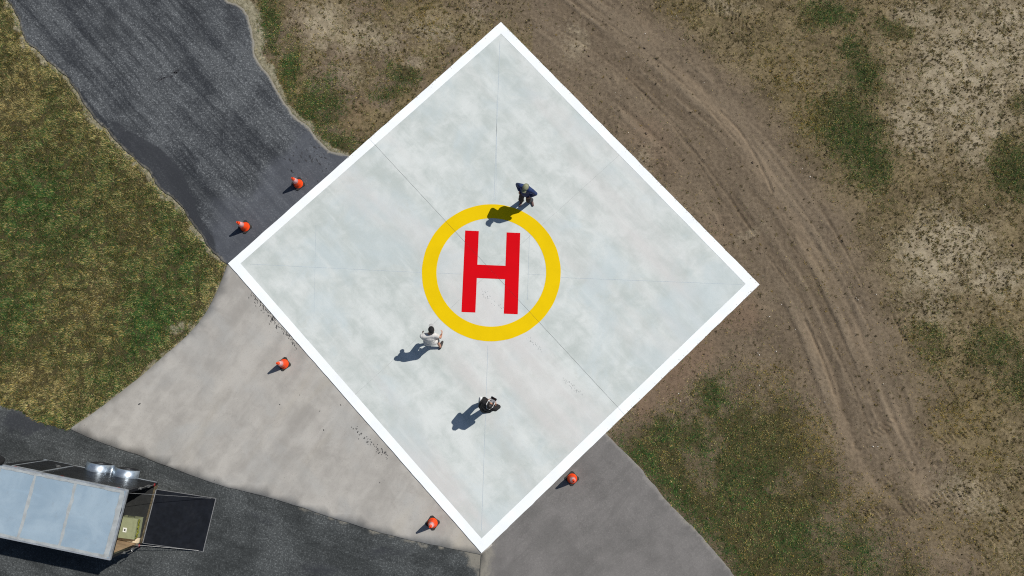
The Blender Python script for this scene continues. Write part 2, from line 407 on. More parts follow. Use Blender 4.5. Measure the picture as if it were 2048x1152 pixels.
# ------------------------------------------------------------------ ground sheet
def ground_material():
    m, nt, b = new_mat('soil'); n = N(nt)
    n1 = n.noise(0.9, 5, 0.6); n2 = n.noise(9, 5, 0.65); n3 = n.noise(38, 3, 0.6); n4 = n.noise(3.2, 4, 0.6)
    mixn = n.m('MULTIPLY_ADD', n1, 0.35, n.m('MULTIPLY_ADD', n2, 0.4, n.m('MULTIPLY', n3, 0.25)))
    c = n.mix(n.attr('far'), n.mix(n.rng(mixn, 0.34, 0.66), C(84, 73, 59), C(130, 115, 95)), n.mix(n.rng(mixn, 0.36, 0.64), C(76, 67, 47), C(134, 119, 88)))
    c = n.mix(n.m('MULTIPLY', n.attr('belt'), 0.65), c, n.mix(n.rng(n.m('MULTIPLY_ADD', n2, 0.5, n.m('MULTIPLY', n.attr('stripe'), 0.5)), 0.3, 0.7), C(94, 82, 67), C(132, 118, 99)))
    c = n.mix(n.m('MULTIPLY', n.rng(n3, 0.56, 0.68), 0.35), c, C(58, 48, 40))
    c = n.mix(n.m('MULTIPLY', n.brk(n.attr('clay'), n2, 0.9, 0.2, 0.8), 0.55), c, n.mix(n2, C(104, 84, 68), C(138, 115, 95)))
    c = n.mix(n.m('MULTIPLY', n.brk(n.attr('track'), n2, 0.5, 0.15, 0.85), 0.5), c, n.mix(n2, C(122, 106, 86), C(148, 131, 109)))
    c = n.mix(n.m('MULTIPLY', n.brk(n.attr('pale'), n.m('MULTIPLY_ADD', n2, 0.55, n.m('MULTIPLY', n3, 0.45)), 1.5, 0.15, 0.85), 0.9), c, n.mix(n.rng(n4, 0.3, 0.7), C(136, 124, 102), C(168, 156, 132)))
    c = n.mix(n.m('MULTIPLY', n.brk(n.attr('thatch'), n2, 0.8, 0.25, 0.75), 0.95), c, n.mix(n2, C(52, 50, 32), C(86, 78, 50)))
    c = n.mix(n.brk(n.attr('edge'), n2, 0.8, 0.3, 0.75), c, n.mix(n.rng(n2, 0.3, 0.7), C(108, 103, 82), C(154, 147, 124)))
    n.lk(c, b.inputs['Base Color']); b.inputs['Roughness'].default_value = 0.95; b.inputs['Specular IOR Level'].default_value = 0.15
    n.bump(n.m('MULTIPLY_ADD', n2, 0.6, n.m('MULTIPLY', n3, 0.6)), 0.9, 0.03, b)
    return m


GZ = []


def gz(x, y):
    """height of the soil"""
    xs, ys, Z = GZ[0]; i = np.clip(np.searchsorted(xs, x) - 1, 0, len(xs) - 2); j = np.clip(np.searchsorted(ys, y) - 1, 0, len(ys) - 2); u = (x - xs[i]) / (xs[i + 1] - xs[i]); v = (y - ys[j]) / (ys[j + 1] - ys[j])
    return (Z[j, i] * (1 - u) + Z[j, i + 1] * u) * (1 - v) + (Z[j + 1, i] * (1 - u) + Z[j + 1, i + 1] * u) * v


def build_ground():
    xs = np.r_[-2500, -600, -150, -60, -30, np.arange(-20, -9.4, 0.10), np.arange(-9.4, 18.6, 0.042), 22, 30, 60, 150, 600, 2500]
    ys = np.r_[-2500, -600, -150, -60, -30, -12, -8.5, np.arange(-6.6, 14.6, 0.042), 16, 19, 30, 60, 150, 600, 2500]
    X, Y = np.meshgrid(xs, ys); sh = X.shape; x, y = X.ravel(), Y.ravel(); F = look(x, y); hard = F['hard']; hard &= (np.abs(x) < 30) & (np.abs(y) < 30)
    z = (fbm(x, y, 2.5, 3, 70) - 0.5) * 0.07 + (fbm(x, y, 0.35, 3, 71) - 0.5) * 0.030 + (vn(x, y, 0.09, 72) - 0.5) * 0.014
    rough = fbm(x, y, 0.7, 3, 75); clod = sst(0.66, 0.8, vn(x, y, 0.13, 76)) * sst(0.45, 0.65, rough); z += 0.022 * clod * (1 - F['track'])
    # graded lines that follow the sweep of the tracks
    d0, run, side = pdist(x, y, BELT); sg = d0 * side + (fbm(x, y, 2.0, 2, 86) - .5) * .25
    stri = vn(sg, run * 0.03 + 3, 0.13, 77) - 0.5; strb = vn(sg, run * 0.02 + 9, 0.34, 85) - 0.5
    belt = F['belt']; gate = sst(.34, .58, fbm(x, y, 1.3, 3, 87)); z += (stri * 0.05 * gate + strb * .010) * belt; stripe = np.clip(.5 + (stri * .55 * gate + strb * .34), 0, 1) * belt + .5 * (1 - belt)
    z -= 0.02 * F['track']
    for pts, hw, dep in RUT:
        d, r, s = pdist(x, y, pts); k = sst(hw * 1.6, hw * 0.3, d) * (0.45 + 0.6 * vn(r, r * 0, 0.5, 78)); z -= 1.05 * dep * k; z += 0.35 * dep * np.exp(-((d - hw * 2.3) / (hw * 0.9)) ** 2) * (vn(x, y, 0.2, 79))
    for pts, hw in LUG:
        d, r, s = pdist(x, y, pts); wob = (vn(x, y, 0.3, 80) - 0.5) * 0.12
        k = sst(hw, hw * 0.75, d) * sst(0.25, 0.85, np.sin((r + wob + d * s * 0.5) * 2 * math.pi / 0.155) * 0.5 + 0.5) * sst(0.28, 0.5, fbm(x, y, 0.4, 2, 81)); z -= 0.05 * k
    dh = F['dh']
    z = np.where(hard, -0.12, z * sst(-0.05, 0.35, dh) + 0.002); farm = (np.abs(x) > 21) | (y < -8) | (y > 15); z = np.where(farm, 0.0, z)
    z = np.where(hard & (dh < 0.08), -0.03, z)
    GZ.append((xs, ys, z.reshape(sh)))
    th = np.where(F['west'], 0.9, np.maximum(F['se'] * 0.95, F['green'] * 0.85)); th = np.where(farm & ~hard, 0.35 + 0.3 * fbm(x, y, 40, 3, 5), th)
    cut = (1 - 0.85 * F['green'])
    at = dict(belt=belt, stripe=stripe, far=np.clip(F['far'] * .9 + F['yellow'] * .6 + F['nwf'] * 1.1 * sst(.3, .65, fbm(x, y, .8, 3, 89)), 0, 1), clay=F['clay'], track=F['track'] * (1 - F['se']), pale=np.where(F['west'], 0, F['pale'] * cut * (1 - F['se'] * 0.8)), thatch=th * (1 - F['edge'] * 0.9), edge=F['edge'])
    idx = np.arange(x.size).reshape(sh); q = np.stack([idx[:-1, :-1], idx[:-1, 1:], idx[1:, 1:], idx[1:, :-1]], -1).reshape(-1, 4)
    me = mesh_np('ground', np.stack([x, y, z], 1), q, at, smooth=True); tag(link('ground', me, ground_material()), 'bare brown soil with dry patches around the helipad', kind='structure')


build_ground()


# ------------------------------------------------------------------ asphalt, apron, driveway
def asphalt_material(name, lo, hi, speck, rot, smooth_c, streak=1.0, grain=55):
    m, nt, b = new_mat(name); n = N(nt)
    v = n.map(rot, (0.16, 1.9, 1)); v2 = n.map(rot, (0.3, 5.0, 1))
    s1 = n.noise(1.0, 4, 0.6, v); s2 = n.noise(1.0, 4, 0.6, v2); n1 = n.noise(0.7, 5, 0.6); n2 = n.noise(grain * 0.16, 5, 0.75); n3 = n.noise(grain * 0.36, 3, 0.8)
    a = n.m('MULTIPLY_ADD', s1, 0.30 * streak, n.m('MULTIPLY_ADD', s2, 0.40 * streak, n.m('MULTIPLY', n1, 1 - 0.7 * streak)))
    worn = n.rng(a, 0.40, 0.60)
    c = n.mix(worn, lo, hi)
    c = n.mix(n.m('MULTIPLY', n.rng(n3, 0.52, 0.62), n.m('MULTIPLY_ADD', worn, 0.6, 0.25)), c, speck)
    c = n.mix(n.m('MULTIPLY', n.rng(n2, 0.50, 0.62), n.m('MULTIPLY_ADD', worn, -0.25, 0.6)), c, tuple(q * 0.5 for q in lo))
    fine = n.noise(1.0, 3, 0.7, n.map(rot, (0.5, 9.0, 1))); c = n.mix(n.m('MULTIPLY', n.rng(fine, 0.56, 0.66), 0.6 * streak), c, tuple(q * 0.6 for q in lo))
    pt = n.noise(0.55, 5, 0.65, n.map(rot, (0.5, 1.3, 1)), 0.8); c = n.mix(n.m('MULTIPLY', n.rng(pt, 0.54, 0.66), 0.55), c, tuple(q * 0.75 for q in lo))
    sm = n.brk(n.attr('smooth'), n.m('MULTIPLY_ADD', n2, 0.5, n.m('MULTIPLY', n1, 0.5)), 1.0, 0.2, 0.8)
    c = n.mix(n.m('MULTIPLY', sm, 0.62), c, n.mix(n.rng(n.noise(2.2, 5), 0.3, 0.7), smooth_c, tuple(q * 1.25 for q in smooth_c)))
    c = n.mix(n.m('MULTIPLY', n.brk(n.attr('tar'), n.m('MULTIPLY_ADD', n2, 0.5, n.m('MULTIPLY', n1, 0.5)), 0.9, 0.3, 0.6), 0.8), c, C(48, 50, 54))
    c = n.mix(n.m('MULTIPLY', n.brk(n.attr('dust'), n2, 0.9, 0.25, 0.8), 0.8), c, n.mix(n2, C(118, 114, 104), C(150, 145, 132)))
    n.lk(c, b.inputs['Base Color']); b.inputs['Roughness'].default_value = 0.85; b.inputs['Specular IOR Level'].default_value = 0.3
    n.bump(n.m('MULTIPLY_ADD', n3, 0.6, n.m('MULTIPLY', n2, 0.5)), 0.7, 0.012, b)
    return m


def att_nw(x, y):
    d, _, _ = pdist(x, y, np.vstack([PAD[3], PAD[0]])); wx = x + (fbm(x, y, .6, 3, 90) - .5) * .7; wy = y + (fbm(x, y, .6, 3, 91) - .5) * .7
    sm = np.clip(sst(2.6, 0.7, d + (fbm(x, y, 1.2, 3, 92) - .5) * 2.0) * 0.95, 0, 1)
    tar = blobs(wx, wy, [(.75, 470, 35, 30, 50, 20), (.5, 480, 90, 28, 50), (.55, 250, 30, 12, 60, 42), (.5, 330, 150, 14, 50, 42)])
    tp = GL([(225, 245), (262, 262), (300, 285), (336, 306), (362, 345), (378, 385), (398, 430), (420, 470), (438, 515), (400, 480), (340, 410), (300, 360), (250, 310)]); ti = inside(x, y, tp); td, _, _ = pdist(x, y, np.vstack([tp, tp[:1]])); tar = np.maximum(tar * .6, sst(-.2, .2, np.where(ti, td, -td) + (fbm(x, y, .4, 3, 93) - .5) * .3))
    dl, _, _ = pdist(x, y, road_l[::2]); dr, _, _ = pdist(x, y, road_r[::2]); du = np.clip(np.maximum(sst(.10, 0, dl), sst(.14, 0, dr)), 0, 1)
    return dict(smooth=sm * (1 - tar), tar=tar, dust=du)


def att_s(x, y):
    d, _, _ = pdist(x, y, apr_b); du = sst(.16, .0, d + (fbm(x, y, .25, 3, 95) - .45) * .35) * sst(-8.5, -6.0, x) * .75
    wx = x + (fbm(x, y, .6, 3, 96) - .5) * .8; wy = y + (fbm(x, y, .6, 3, 97) - .5) * .8
    c = G(962, 1109); du = np.maximum(du, sst(1.1, .0, np.hypot(x - c[0], y - c[1]) + (fbm(x, y, .5, 3, 98) - .5) * 1.1))
    return dict(smooth=0 * x, tar=blobs(wx, wy, [(.7, 60, 855, 70, 30), (.55, 640, 1130, 60, 30), (.5, 520, 1030, 40, 20), (.5, 760, 1100, 80, 20)]), dust=du)


def att_d(x, y):
    d, _, _ = pdist(x, y, DRIVE_R); c = GL([(962, 1109), (950, 1330)]); d2, _, _ = pdist(x, y, c)
    return dict(smooth=0.35 + 0.5 * fbm(x, y, 1.4, 3, 99), tar=0 * x, dust=np.maximum(.6 * sst(.07, 0, d + (fbm(x, y, .2, 2, 84) - .4) * .12), 0.9 * sst(.9, 0, d2 + (fbm(x, y, .4, 3, 94) - .5) * .7)))


MA = asphalt_material('asphalt_worn', C(46, 49, 53), C(82, 85, 87), C(132, 135, 136), rad(47), C(80, 83, 89), 0.85)
road_nw = tag(sheet('road', ROAD_NW, 0.012, MA, 0.12, 0.12, att_nw), 'worn dark asphalt road running to the helipad', kind='structure')
MB = asphalt_material('asphalt_dark', C(50, 53, 53), C(70, 73, 73), C(112, 116, 115), rad(18), C(80, 82, 84), 0.5)
tag(sheet('road', ROAD_S, 0.004, MB, 0.14, 0.12, att_s), 'dark asphalt lane under the black trailer', kind='structure')
MD = asphalt_material('asphalt_grey', C(98, 96, 93), C(116, 113, 110), C(136, 132, 128), rad(-40), C(110, 107, 104), 0.4, 70)
tag(sheet('driveway', DRIVE, 0.018, MD, 0.16, 0.12, att_d), 'smooth grey asphalt driveway below the helipad', kind='structure')


def concrete_material(name, c_lo, c_hi, warm, cool, rot, pit=0.25, tint=0.35, stain=None):
    m, nt, b = new_mat(name); n = N(nt)
    v = n.map(rot, (0.16, 0.9, 1)); v2 = n.map(rot, (0.35, 3.2, 1))
    n1 = n.noise(0.45, 5, 0.62, None, 0.6); n2 = n.noise(1.7, 6, 0.65, None, 0.4); n3 = n.noise(24, 4, 0.7); s1 = n.noise(1.0, 5, 0.6, v); s2 = n.noise(1.0, 4, 0.6, v2)
    c = n.mix(n.rng(n.m('MULTIPLY_ADD', n2, 0.45, n.m('MULTIPLY', s1, 0.55)), 0.36, 0.64), c_lo, c_hi)
    c = n.mix(n.m('MULTIPLY', n.rng(n1, 0.46, 0.68), tint), c, cool)
    c = n.mix(n.m('MULTIPLY', n.rng(n.noise(0.38, 4, 0.6, v), 0.48, 0.68), tint), c, warm)
    c = n.mix(n.m('MULTIPLY', n.rng(s2, 0.52, 0.72), 0.22), c, tuple(min(1, q * 1.12) for q in c_hi))
    c = n.mix(n.m('MULTIPLY', n.rng(n3, 0.56, 0.72), pit), c, tuple(q * 0.75 for q in c_lo))
    if stain: c = n.mix(n.m('MULTIPLY', n.rng(n.noise(0.8, 7, 0.72), 0.58, 0.75), stain[1]), c, stain[0])
    n.lk(c, b.inputs['Base Color']); b.inputs['Roughness'].default_value = 0.75; b.inputs['Specular IOR Level'].default_value = 0.3
    n.bump(n.m('MULTIPLY_ADD', n3, 0.5, n.m('MULTIPLY', n2, 0.5)), 0.25, 0.008, b)
    return m


MC_AP = concrete_material('apron_concrete', C(150, 146, 139), C(175, 171, 163), C(172, 162, 141), C(164, 164, 160), rad(-55), 0.5, 0.55, (C(138, 134, 127), 0.45))
apron = sheet('apron', APRON, 0.035, MC_AP, 0.3, 0.14); tag(apron, 'beige concrete apron between lawn, trailer lane and helipad', kind='structure')


def splats(name, pts, mat, parent, z):
    """flat irregular dark patches: (x, y, length, width, angle)"""
    bm = bmesh.new()
    for x, y, L, W, a in pts:
        k = 8; vs = []
        for i in range(k):
            t = 2 * math.pi * i / k; r = random.uniform(0.6, 1.15); u = math.cos(t) * L / 2 * r; w = math.sin(t) * W / 2 * r
            vs.append(bm.verts.new((x + u * math.cos(a) - w * math.sin(a), y + u * math.sin(a) + w * math.cos(a), z)))
        bm.faces.new(vs)
    return tag(bm_obj(name, bm, mat, parent), kind='stuff')


M_RUB = simple('tyre_rubber_mark', C(70, 70, 70), 0.9, 0, 0.25, 20)
pts = []
for i in range(130):
    t = random.random(); p = G(505 + 95 * t + random.gauss(0, 4), 590 + 108 * t + random.gauss(0, 5)); s = 1.2 - abs(t - .4)
    pts.append((p[0], p[1], random.uniform(.03, .13) * s, random.uniform(.012, .03), rad(random.uniform(95, 135))))
splats('tyre_mark', pts, M_RUB, apron, 0.039)
pts = []
for i in range(55):
    t = random.random(); p = G(703 + 72 * t + random.gauss(0, 3), 852 + 60 * t + random.gauss(0, 4)); pts.append((p[0], p[1], random.uniform(.02, .07), random.uniform(.015, .04), random.uniform(0, 3)))
for a, b, s in ((280, 808, .10), (648, 860, .06), (682, 810, .06), (560, 809, .05), (640, 822, .05), (170, 850, .04), (600, 790, .035), (760, 965, .05), (430, 960, .04)):
    p = G(a, b); pts.append((p[0], p[1], s, s * .6, random.uniform(0, 3)))
splats('tyre_mark', pts, M_RUB, apron, 0.039)

pts = []
for i in range(26):
    t = random.random(); p = G(315 + 45 * t + random.gauss(0, 3), 160 - 20 * t + random.gauss(0, 3)); pts.append((p[0], p[1], random.uniform(.06, .2), random.uniform(.02, .06), rad(random.uniform(10, 40))))
for i in range(40):
    p = G(620 + random.gauss(0, 28), 320 + random.gauss(0, 22)); pts.append((p[0], p[1], random.uniform(.04, .16), random.uniform(.02, .06), rad(random.uniform(-70, -30))))
pts = [q for q in pts if not inside(np.array([q[0]]), np.array([q[1]]), PAD)[0] and inside(np.array([q[0]]), np.array([q[1]]), ROAD_NW)[0]]
splats('oil_stain', pts, simple('oil_stain', C(56, 57, 60), 0.85, 0, .3, 12), road_nw, 0.016)

# ------------------------------------------------------------------ helipad: four slabs, white border, yellow ring, red H
M_SLAB = concrete_material('sealed_concrete', C(178, 185, 180), C(207, 211, 207), C(204, 199, 195), C(186, 197, 198), rad(47), 0.12, 0.65, (C(184, 186, 178), 0.6))
M_JOINT = simple('joint_dirt', C(120, 122, 122), 0.95)


def paint(name, col, wear):
    m, nt, b = new_mat(name); n = N(nt); a = n.noise(1.5, 6, 0.65); k = n.noise(30, 4, 0.7)
    c = n.mix(n.rng(a, 0.3, 0.7), tuple(q * 0.93 for q in col), col); c = n.mix(n.m('MULTIPLY', n.rng(k, 0.62, 0.75), wear), c, tuple(q * 0.72 for q in col))
    n.lk(c, b.inputs['Base Color']); b.inputs['Roughness'].default_value = 0.8; b.inputs['Specular IOR Level'].default_value = 0.08; n.bump(k, 0.15, 0.006, b); return m


M_WHITE = paint('white_paint', (0.87, 0.90, 0.90), 0.05); M_YEL = paint('yellow_paint', C(226, 191, 4), 0.3); M_RED = paint('red_paint', C(206, 4, 18), 0.3)
pad_c = PAD.mean(0)
helipad = empty('helipad', (pad_c[0], pad_c[1], 0)); tag(helipad, 'square pale concrete helipad with white border, yellow ring and red H', 'helipad')
off = Vector((-pad_c[0], -pad_c[1], 0))
JA = GL([(752, 292), (1250, 830)], PADZ); JB = GL([(1230, 318), (715, 785)], PADZ); HALF = 0.0045


def xline(p, q, r, s):
    d1 = q - p; d2 = s - r; t = ((r - p)[0] * d2[1] - (r - p)[1] * d2[0]) / (d1[0] * d2[1] - d1[1] * d2[0]); return p + d1 * t


jc = xline(JA[0], JA[1], JB[0], JB[1]); T, Rr, B, Lf = PAD
j_nw = xline(Lf, T, *JA); j_se = xline(Rr, B, *JA); j_ne = xline(T, Rr, *JB); j_sw = xline(Lf, B, *JB)


def shrink(poly, d):
    c = poly.mean(0); out = []
    n = len(poly)
    for i in range(n):
        p0, p1, p2 = poly[i - 1], poly[i], poly[(i + 1) % n]
        def offl(a, b):
            t = (b - a) / np.hypot(*(b - a)); nn = np.array([-t[1], t[0]])
            if nn @ (c - a) < 0: nn = -nn
            return a + nn * d, b + nn * d
        a1, b1 = offl(p0, p1); a2, b2 = offl(p1, p2); out.append(xline(a1, b1, a2, b2))
    return np.array(out)


for q in ([T, j_ne, jc, j_nw], [j_ne, Rr, j_se, jc], [jc, j_se, B, j_sw], [j_nw, jc, j_sw, Lf]):
    poly = shrink(np.array(q), HALF); bm = bmesh.new(); add_prism(bm, [(a - pad_c[0], b - pad_c[1]) for a, b in poly], -0.1, PADZ); bm_obj('concrete_slab', bm, M_SLAB, helipad)
bm = bmesh.new(); add_prism(bm, [(a - pad_c[0], b - pad_c[1]) for a, b in shrink(PAD, 0.06)], -0.1, PADZ - 0.006); bm_obj('joint_filler', bm, M_JOINT, helipad)


p, q = j_ne, j_sw; t = (q - p) / np.hypot(*(q - p)); nn = np.array([-t[1], t[0]]); bm = bmesh.new(); L = np.hypot(*(q - p)); a0, b0 = p + t * .08 - pad_c, q - t * .08 - pad_c
for lo, hi in ((a0, a0 + t * (L * .5 - .1)), (a0 + t * (L * .5 - .06), b0)):
    bm.faces.new([bm.verts.new((*(v + nn * k), PADZ - .0025)) for v, k in ((lo, .004), (lo, -.004), (hi, -.004), (hi, .004))])
bm_obj('joint_sealant', bm, simple('joint_sealant', C(176, 180, 178), 0.9), helipad)


def cut_joints(bm, w=0.004):
    for J in (JA,):        # the other joint is filled and painted over
        t = (J[1] - J[0]) / np.hypot(*(J[1] - J[0])); nn = np.array([-t[1], t[0]])
        for s in (-1, 1):
            co = Vector((J[0][0] + nn[0] * w * s - pad_c[0], J[0][1] + nn[1] * w * s - pad_c[1], 0))
            bmesh.ops.bisect_plane(bm, geom=bm.verts[:] + bm.edges[:] + bm.faces[:], plane_co=co, plane_no=Vector((nn[0], nn[1], 0)))
        kill = [f for f in bm.faces if abs((f.calc_center_median().x + pad_c[0] - J[0][0]) * nn[0] + (f.calc_center_median().y + pad_c[1] - J[0][1]) * nn[1]) < w * 0.9]
        bmesh.ops.delete(bm, geom=kill, context='FACES')


def poly_sheet(bm, pts, z):
    f = bm.faces.new([bm.verts.new((a - pad_c[0], b - pad_c[1], z)) for a, b in pts])
    if f.normal.z < 0 or f.calc_area() and (f.normal_update() or f.normal.z < 0): f.normal_flip()


for i in range(4):       # four mitred border lines, outer edge lapping the slab edge unevenly
    a, b, c, d = PAD[i], PAD[(i + 1) % 4], PADIN[(i + 1) % 4], PADIN[i]
    outer = rough_line([a, b], 0.15, 0.016, 110 + i, 0.25); inner = rough_line([c, d], 0.3, 0.006, 120 + i, 0.8)
    bm = bmesh.new(); n = 60; o2 = [outer[int(k * (len(outer) - 1) / n)] for k in range(n + 1)]; i2 = [inner[::-1][int(k * (len(inner) - 1) / n)] for k in range(n + 1)]
    vo_ = [bm.verts.new((p[0] - pad_c[0], p[1] - pad_c[1], PADZ + 0.004)) for p in o2]; vi_ = [bm.verts.new((p[0] - pad_c[0], p[1] - pad_c[1], PADZ + 0.004)) for p in i2]
    for k in range(n): bm.faces.new((vo_[k], vo_[k + 1], vi_[k + 1], vi_[k]))
    # paint run over the slab's vertical edge
    vd = [bm.verts.new((v.co.x, v.co.y, PADZ - 0.035 - 0.02 * random.random())) for v in vo_]
    for k in range(n): bm.faces.new((vo_[k + 1], vo_[k], vd[k], vd[k + 1]))
    cut_joints(bm, 0.003); bm_obj('border_line', bm, M_WHITE, helipad)
rc = np.array([-0.857, 3.735]); rc = rc * (HGT - PADZ) / HGT
bm = bmesh.new(); ns = 128
vo_ = []; vi_ = []
for k in range(ns):
    t = 2 * math.pi * k / ns; w = 0.004 * math.sin(t * 23) * random.random()
    vo_.append(bm.verts.new((rc[0] + math.cos(t) * (2.235 + w) - pad_c[0], rc[1] + math.sin(t) * (2.235 + w) - pad_c[1], PADZ + 0.004)))
    vi_.append(bm.verts.new((rc[0] + math.cos(t) * 1.765 - pad_c[0], rc[1] + math.sin(t) * 1.765 - pad_c[1], PADZ + 0.004)))
for k in range(ns): bm.faces.new((vi_[k], vo_[k], vo_[(k + 1) % ns], vi_[(k + 1) % ns]))
cut_joints(bm, 0.0035); bm_obj('painted_ring', bm, M_YEL, helipad)
HC = GL([(930.5, 461), (1040.5, 466), (1035.5, 628.5), (923, 624)], PADZ)   # tl tr br bl


def hp(u, v):
    return (HC[3] * (1 - u) + HC[2] * u) * (1 - v) + (HC[0] * (1 - u) + HC[1] * u) * v


bm = bmesh.new(); sw = 0.247; v0, v1 = 0.42, 0.585
poly_sheet(bm, [hp(0, 0), hp(sw, 0), hp(sw, v0), hp(sw, v1), hp(sw, 1), hp(0, 1)], PADZ + 0.004)
poly_sheet(bm, [hp(1 - sw, 0), hp(1, 0), hp(1, 1), hp(1 - sw, 1), hp(1 - sw, v1), hp(1 - sw, v0)], PADZ + 0.004)
poly_sheet(bm, [hp(sw, v0), hp(1 - sw, v0), hp(1 - sw, v1), hp(sw, v1)], PADZ + 0.004)
bmesh.ops.remove_doubles(bm, verts=bm.verts, dist=1e-4); cut_joints(bm, 0.003); bm_obj('painted_letter', bm, M_RED, helipad)['label'] = 'large red letter H inside the yellow ring'
M_CHALK = simple('chalk_line', C(180, 190, 196), 0.9, 0, 0.12, 3)
for (a, b), w in (([(1000, 82), (988, 402)], .011), ([(976, 690), (963, 1062)], .011), ([(500, 528), (842, 545)], .009), ([(1122, 555), (1484, 569)], .009), ([(1059, 470), (1055, 600)], .008), ([(1055, 548), (1090, 550)], .007), ([(875, 546), (922, 548)], .007), ([(994, 200), (992, 400)], .008), ([(632, 445), (628, 640)], .006)):
    p, q = GL([a, b], PADZ); t = (q - p) / np.hypot(*(q - p)); nn = np.array([-t[1], t[0]]) * w / 2; bm = bmesh.new()
    poly_sheet(bm, [p + nn, p - nn, q - nn, q + nn], PADZ + 0.003); bm_obj('chalk_line', bm, M_CHALK, helipad)
M_FAINT = simple('faint_scuff', C(178, 182, 180), 0.9, 0, 0.1, 10)
pts = []
for (x0, y0, x1, y1, n_) in ((1128, 758, 1165, 790, 34), (960, 580, 1015, 625, 40), (1045, 665, 1085, 700, 26)):
    for i in range(n_):
        t = random.random(); p = G(x0 + (x1 - x0) * t + random.gauss(0, 3), y0 + (y1 - y0) * t + random.gauss(0, 3), PADZ); pts.append((p[0] - pad_c[0], p[1] - pad_c[1], random.uniform(.02, .07), random.uniform(.01, .025), random.uniform(1.5, 2.4)))
splats('tyre_scuff', pts, M_FAINT, helipad, PADZ + 0.003)


# ------------------------------------------------------------------ grass, weeds and stones
def blade_material():
    m, nt, b = new_mat('grass_blade'); n = N(nt); c = n.attr('tint', True); n.lk(c, b.inputs['Base Color']); b.inputs['Roughness'].default_value = 0.7; b.inputs['Specular IOR Level'].default_value = 0.2
    tr = nt.nodes.new('ShaderNodeBsdfTranslucent'); n.lk(c, tr.inputs[0]); mx = nt.nodes.new('ShaderNodeMixShader'); mx.inputs[0].default_value = 0.3
    out = [q for q in nt.nodes if q.type == 'OUTPUT_MATERIAL'][0]; n.lk(b.outputs[0], mx.inputs[1]); n.lk(tr.outputs[0], mx.inputs[2]); n.lk(mx.outputs[0], out.inputs[0]); return m


M_BLADE = blade_material()


def sample(box, n):
    return rng.uniform(box[0], box[1], n), rng.uniform(box[2], box[3], n)


def blades(name, x, y, z, ang, ln, wd, tilt, col, label):
    """one narrow triangle for each blade"""
    n = len(x); dx = np.cos(ang); dy = np.sin(ang); px = -dy * wd / 2; py = dx * wd / 2
    h = ln * np.cos(tilt); r = ln * np.sin(tilt); z = z + gz(x, y)
    co = np.empty((n, 3, 3), np.float32); co[:, 0] = np.stack([x + px, y + py, z], 1); co[:, 1] = np.stack([x - px, y - py, z], 1); co[:, 2] = np.stack([x + dx * r, y + dy * r, z + h], 1)
    me = mesh_np(name, co.reshape(-1, 3), np.arange(3 * n).reshape(n, 3), dict(tint=np.repeat(col, 3, 0))); tag(link(name, me, M_BLADE), label, kind='stuff')


def mixcol(cols, w):
    """weights (n,k) -> colours"""
    w = np.clip(w, 1e-4, None); w = w / w.sum(1, keepdims=True); k = (rng.random(len(w))[:, None] > np.cumsum(w, 1)).sum(1).clip(0, len(cols) - 1); return np.array(cols)[k]


K = 1.72
GRN, DGRN, OLV, BRN, STR, YEL, DRK = C(58, 90, 42, K), C(40, 68, 36, K), C(90, 92, 56, K), C(104, 93, 60, K), C(164, 150, 104, K), C(150, 128, 62, K), C(62, 56, 38, K)


def turf(x, y, g, s, yl, name, label, lmin, lmax, zb=0.0, dens=1.0):
    """g greenness, s strawiness at the points"""
    n = len(x); c1 = vn(x, y, 0.10, 131); c2 = fbm(x, y, 0.45, 3, 132)
    w = np.stack([g * g * 3.4 * (.4 + c2), g * 1.6 * (.2 + c1), 0.9 * (1.25 - g).clip(.2, 2), (1 - g) * .85 * (.3 + c2) * 1.4, s * 1.6 * (.3 + c1) + .08, yl * 1.6 + .08, .35 * (1.2 - g)], 1)
    col = mixcol([GRN, DGRN, OLV, BRN, STR, YEL, DRK], w) * (rng.uniform(.7, 1.3, n) * (.74 + .52 * vn(x, y, .11, 134)) * (.7 + .6 * vn(x, y, .045, 135)))[:, None]
    flow = fbm(x, y, 0.5, 3, 133) * 14; ang = flow + rng.normal(0, .9, n); ln = rng.uniform(lmin, lmax, n) * (.6 + .8 * c1)
    blades(name, x, y, np.full(n, zb), ang, ln, rng.uniform(.009, .016, n), rng.uniform(.45, 1.2, n), col, label)


# west lawn
x, y = sample((-21.5, -8.9, -3.6, 13.8), 1500000); k = look(x, y, ['west'])['west']; x, y = x[k], y[k]
u = (x > -19.8 + (y > 10) * -.2); x, y = x[u], y[u]
F = look(x, y); dl = F['dl']
clump = fbm(x, y, 0.16, 2, 140); keep = rng.random(len(x)) < np.clip((.25 + 1.5 * sst(.3, .62, clump)) * (1 - .84 * F['edge']) * .9, 0, 1); x, y, dl = x[keep], y[keep], dl[keep]
wx = x + (fbm(x, y, 1.0, 3, 142) - .5) * 1.2; wy = y + (fbm(x, y, 1.0, 3, 143) - .5) * 1.2
g = np.clip(.47 + .5 * (fbm(x, y, 1.6, 4, 141) - .5) + blobs(wx, wy, [(.7, 310, 650, 70, 90), (.4, 330, 400, 60, 60), (.55, 240, 790, 90, 60), (.5, 60, 400, 80, 100), (.4, 390, 530, 60, 60), (.35, 30, 620, 60), (.55, 420, 480, 40, 60), (.5, 180, 840, 60, 25), (.4, 120, 480, 100, 60)]) - .6 * blobs(wx, wy, [(.5, 200, 600, 60, 90), (.6, 40, 190, 50, 90), (.55, 60, 780, 120, 50), (.4, 120, 280, 60, 80), (.45, 290, 560, 22), (.3, 250, 420, 60)]), .03, 1)
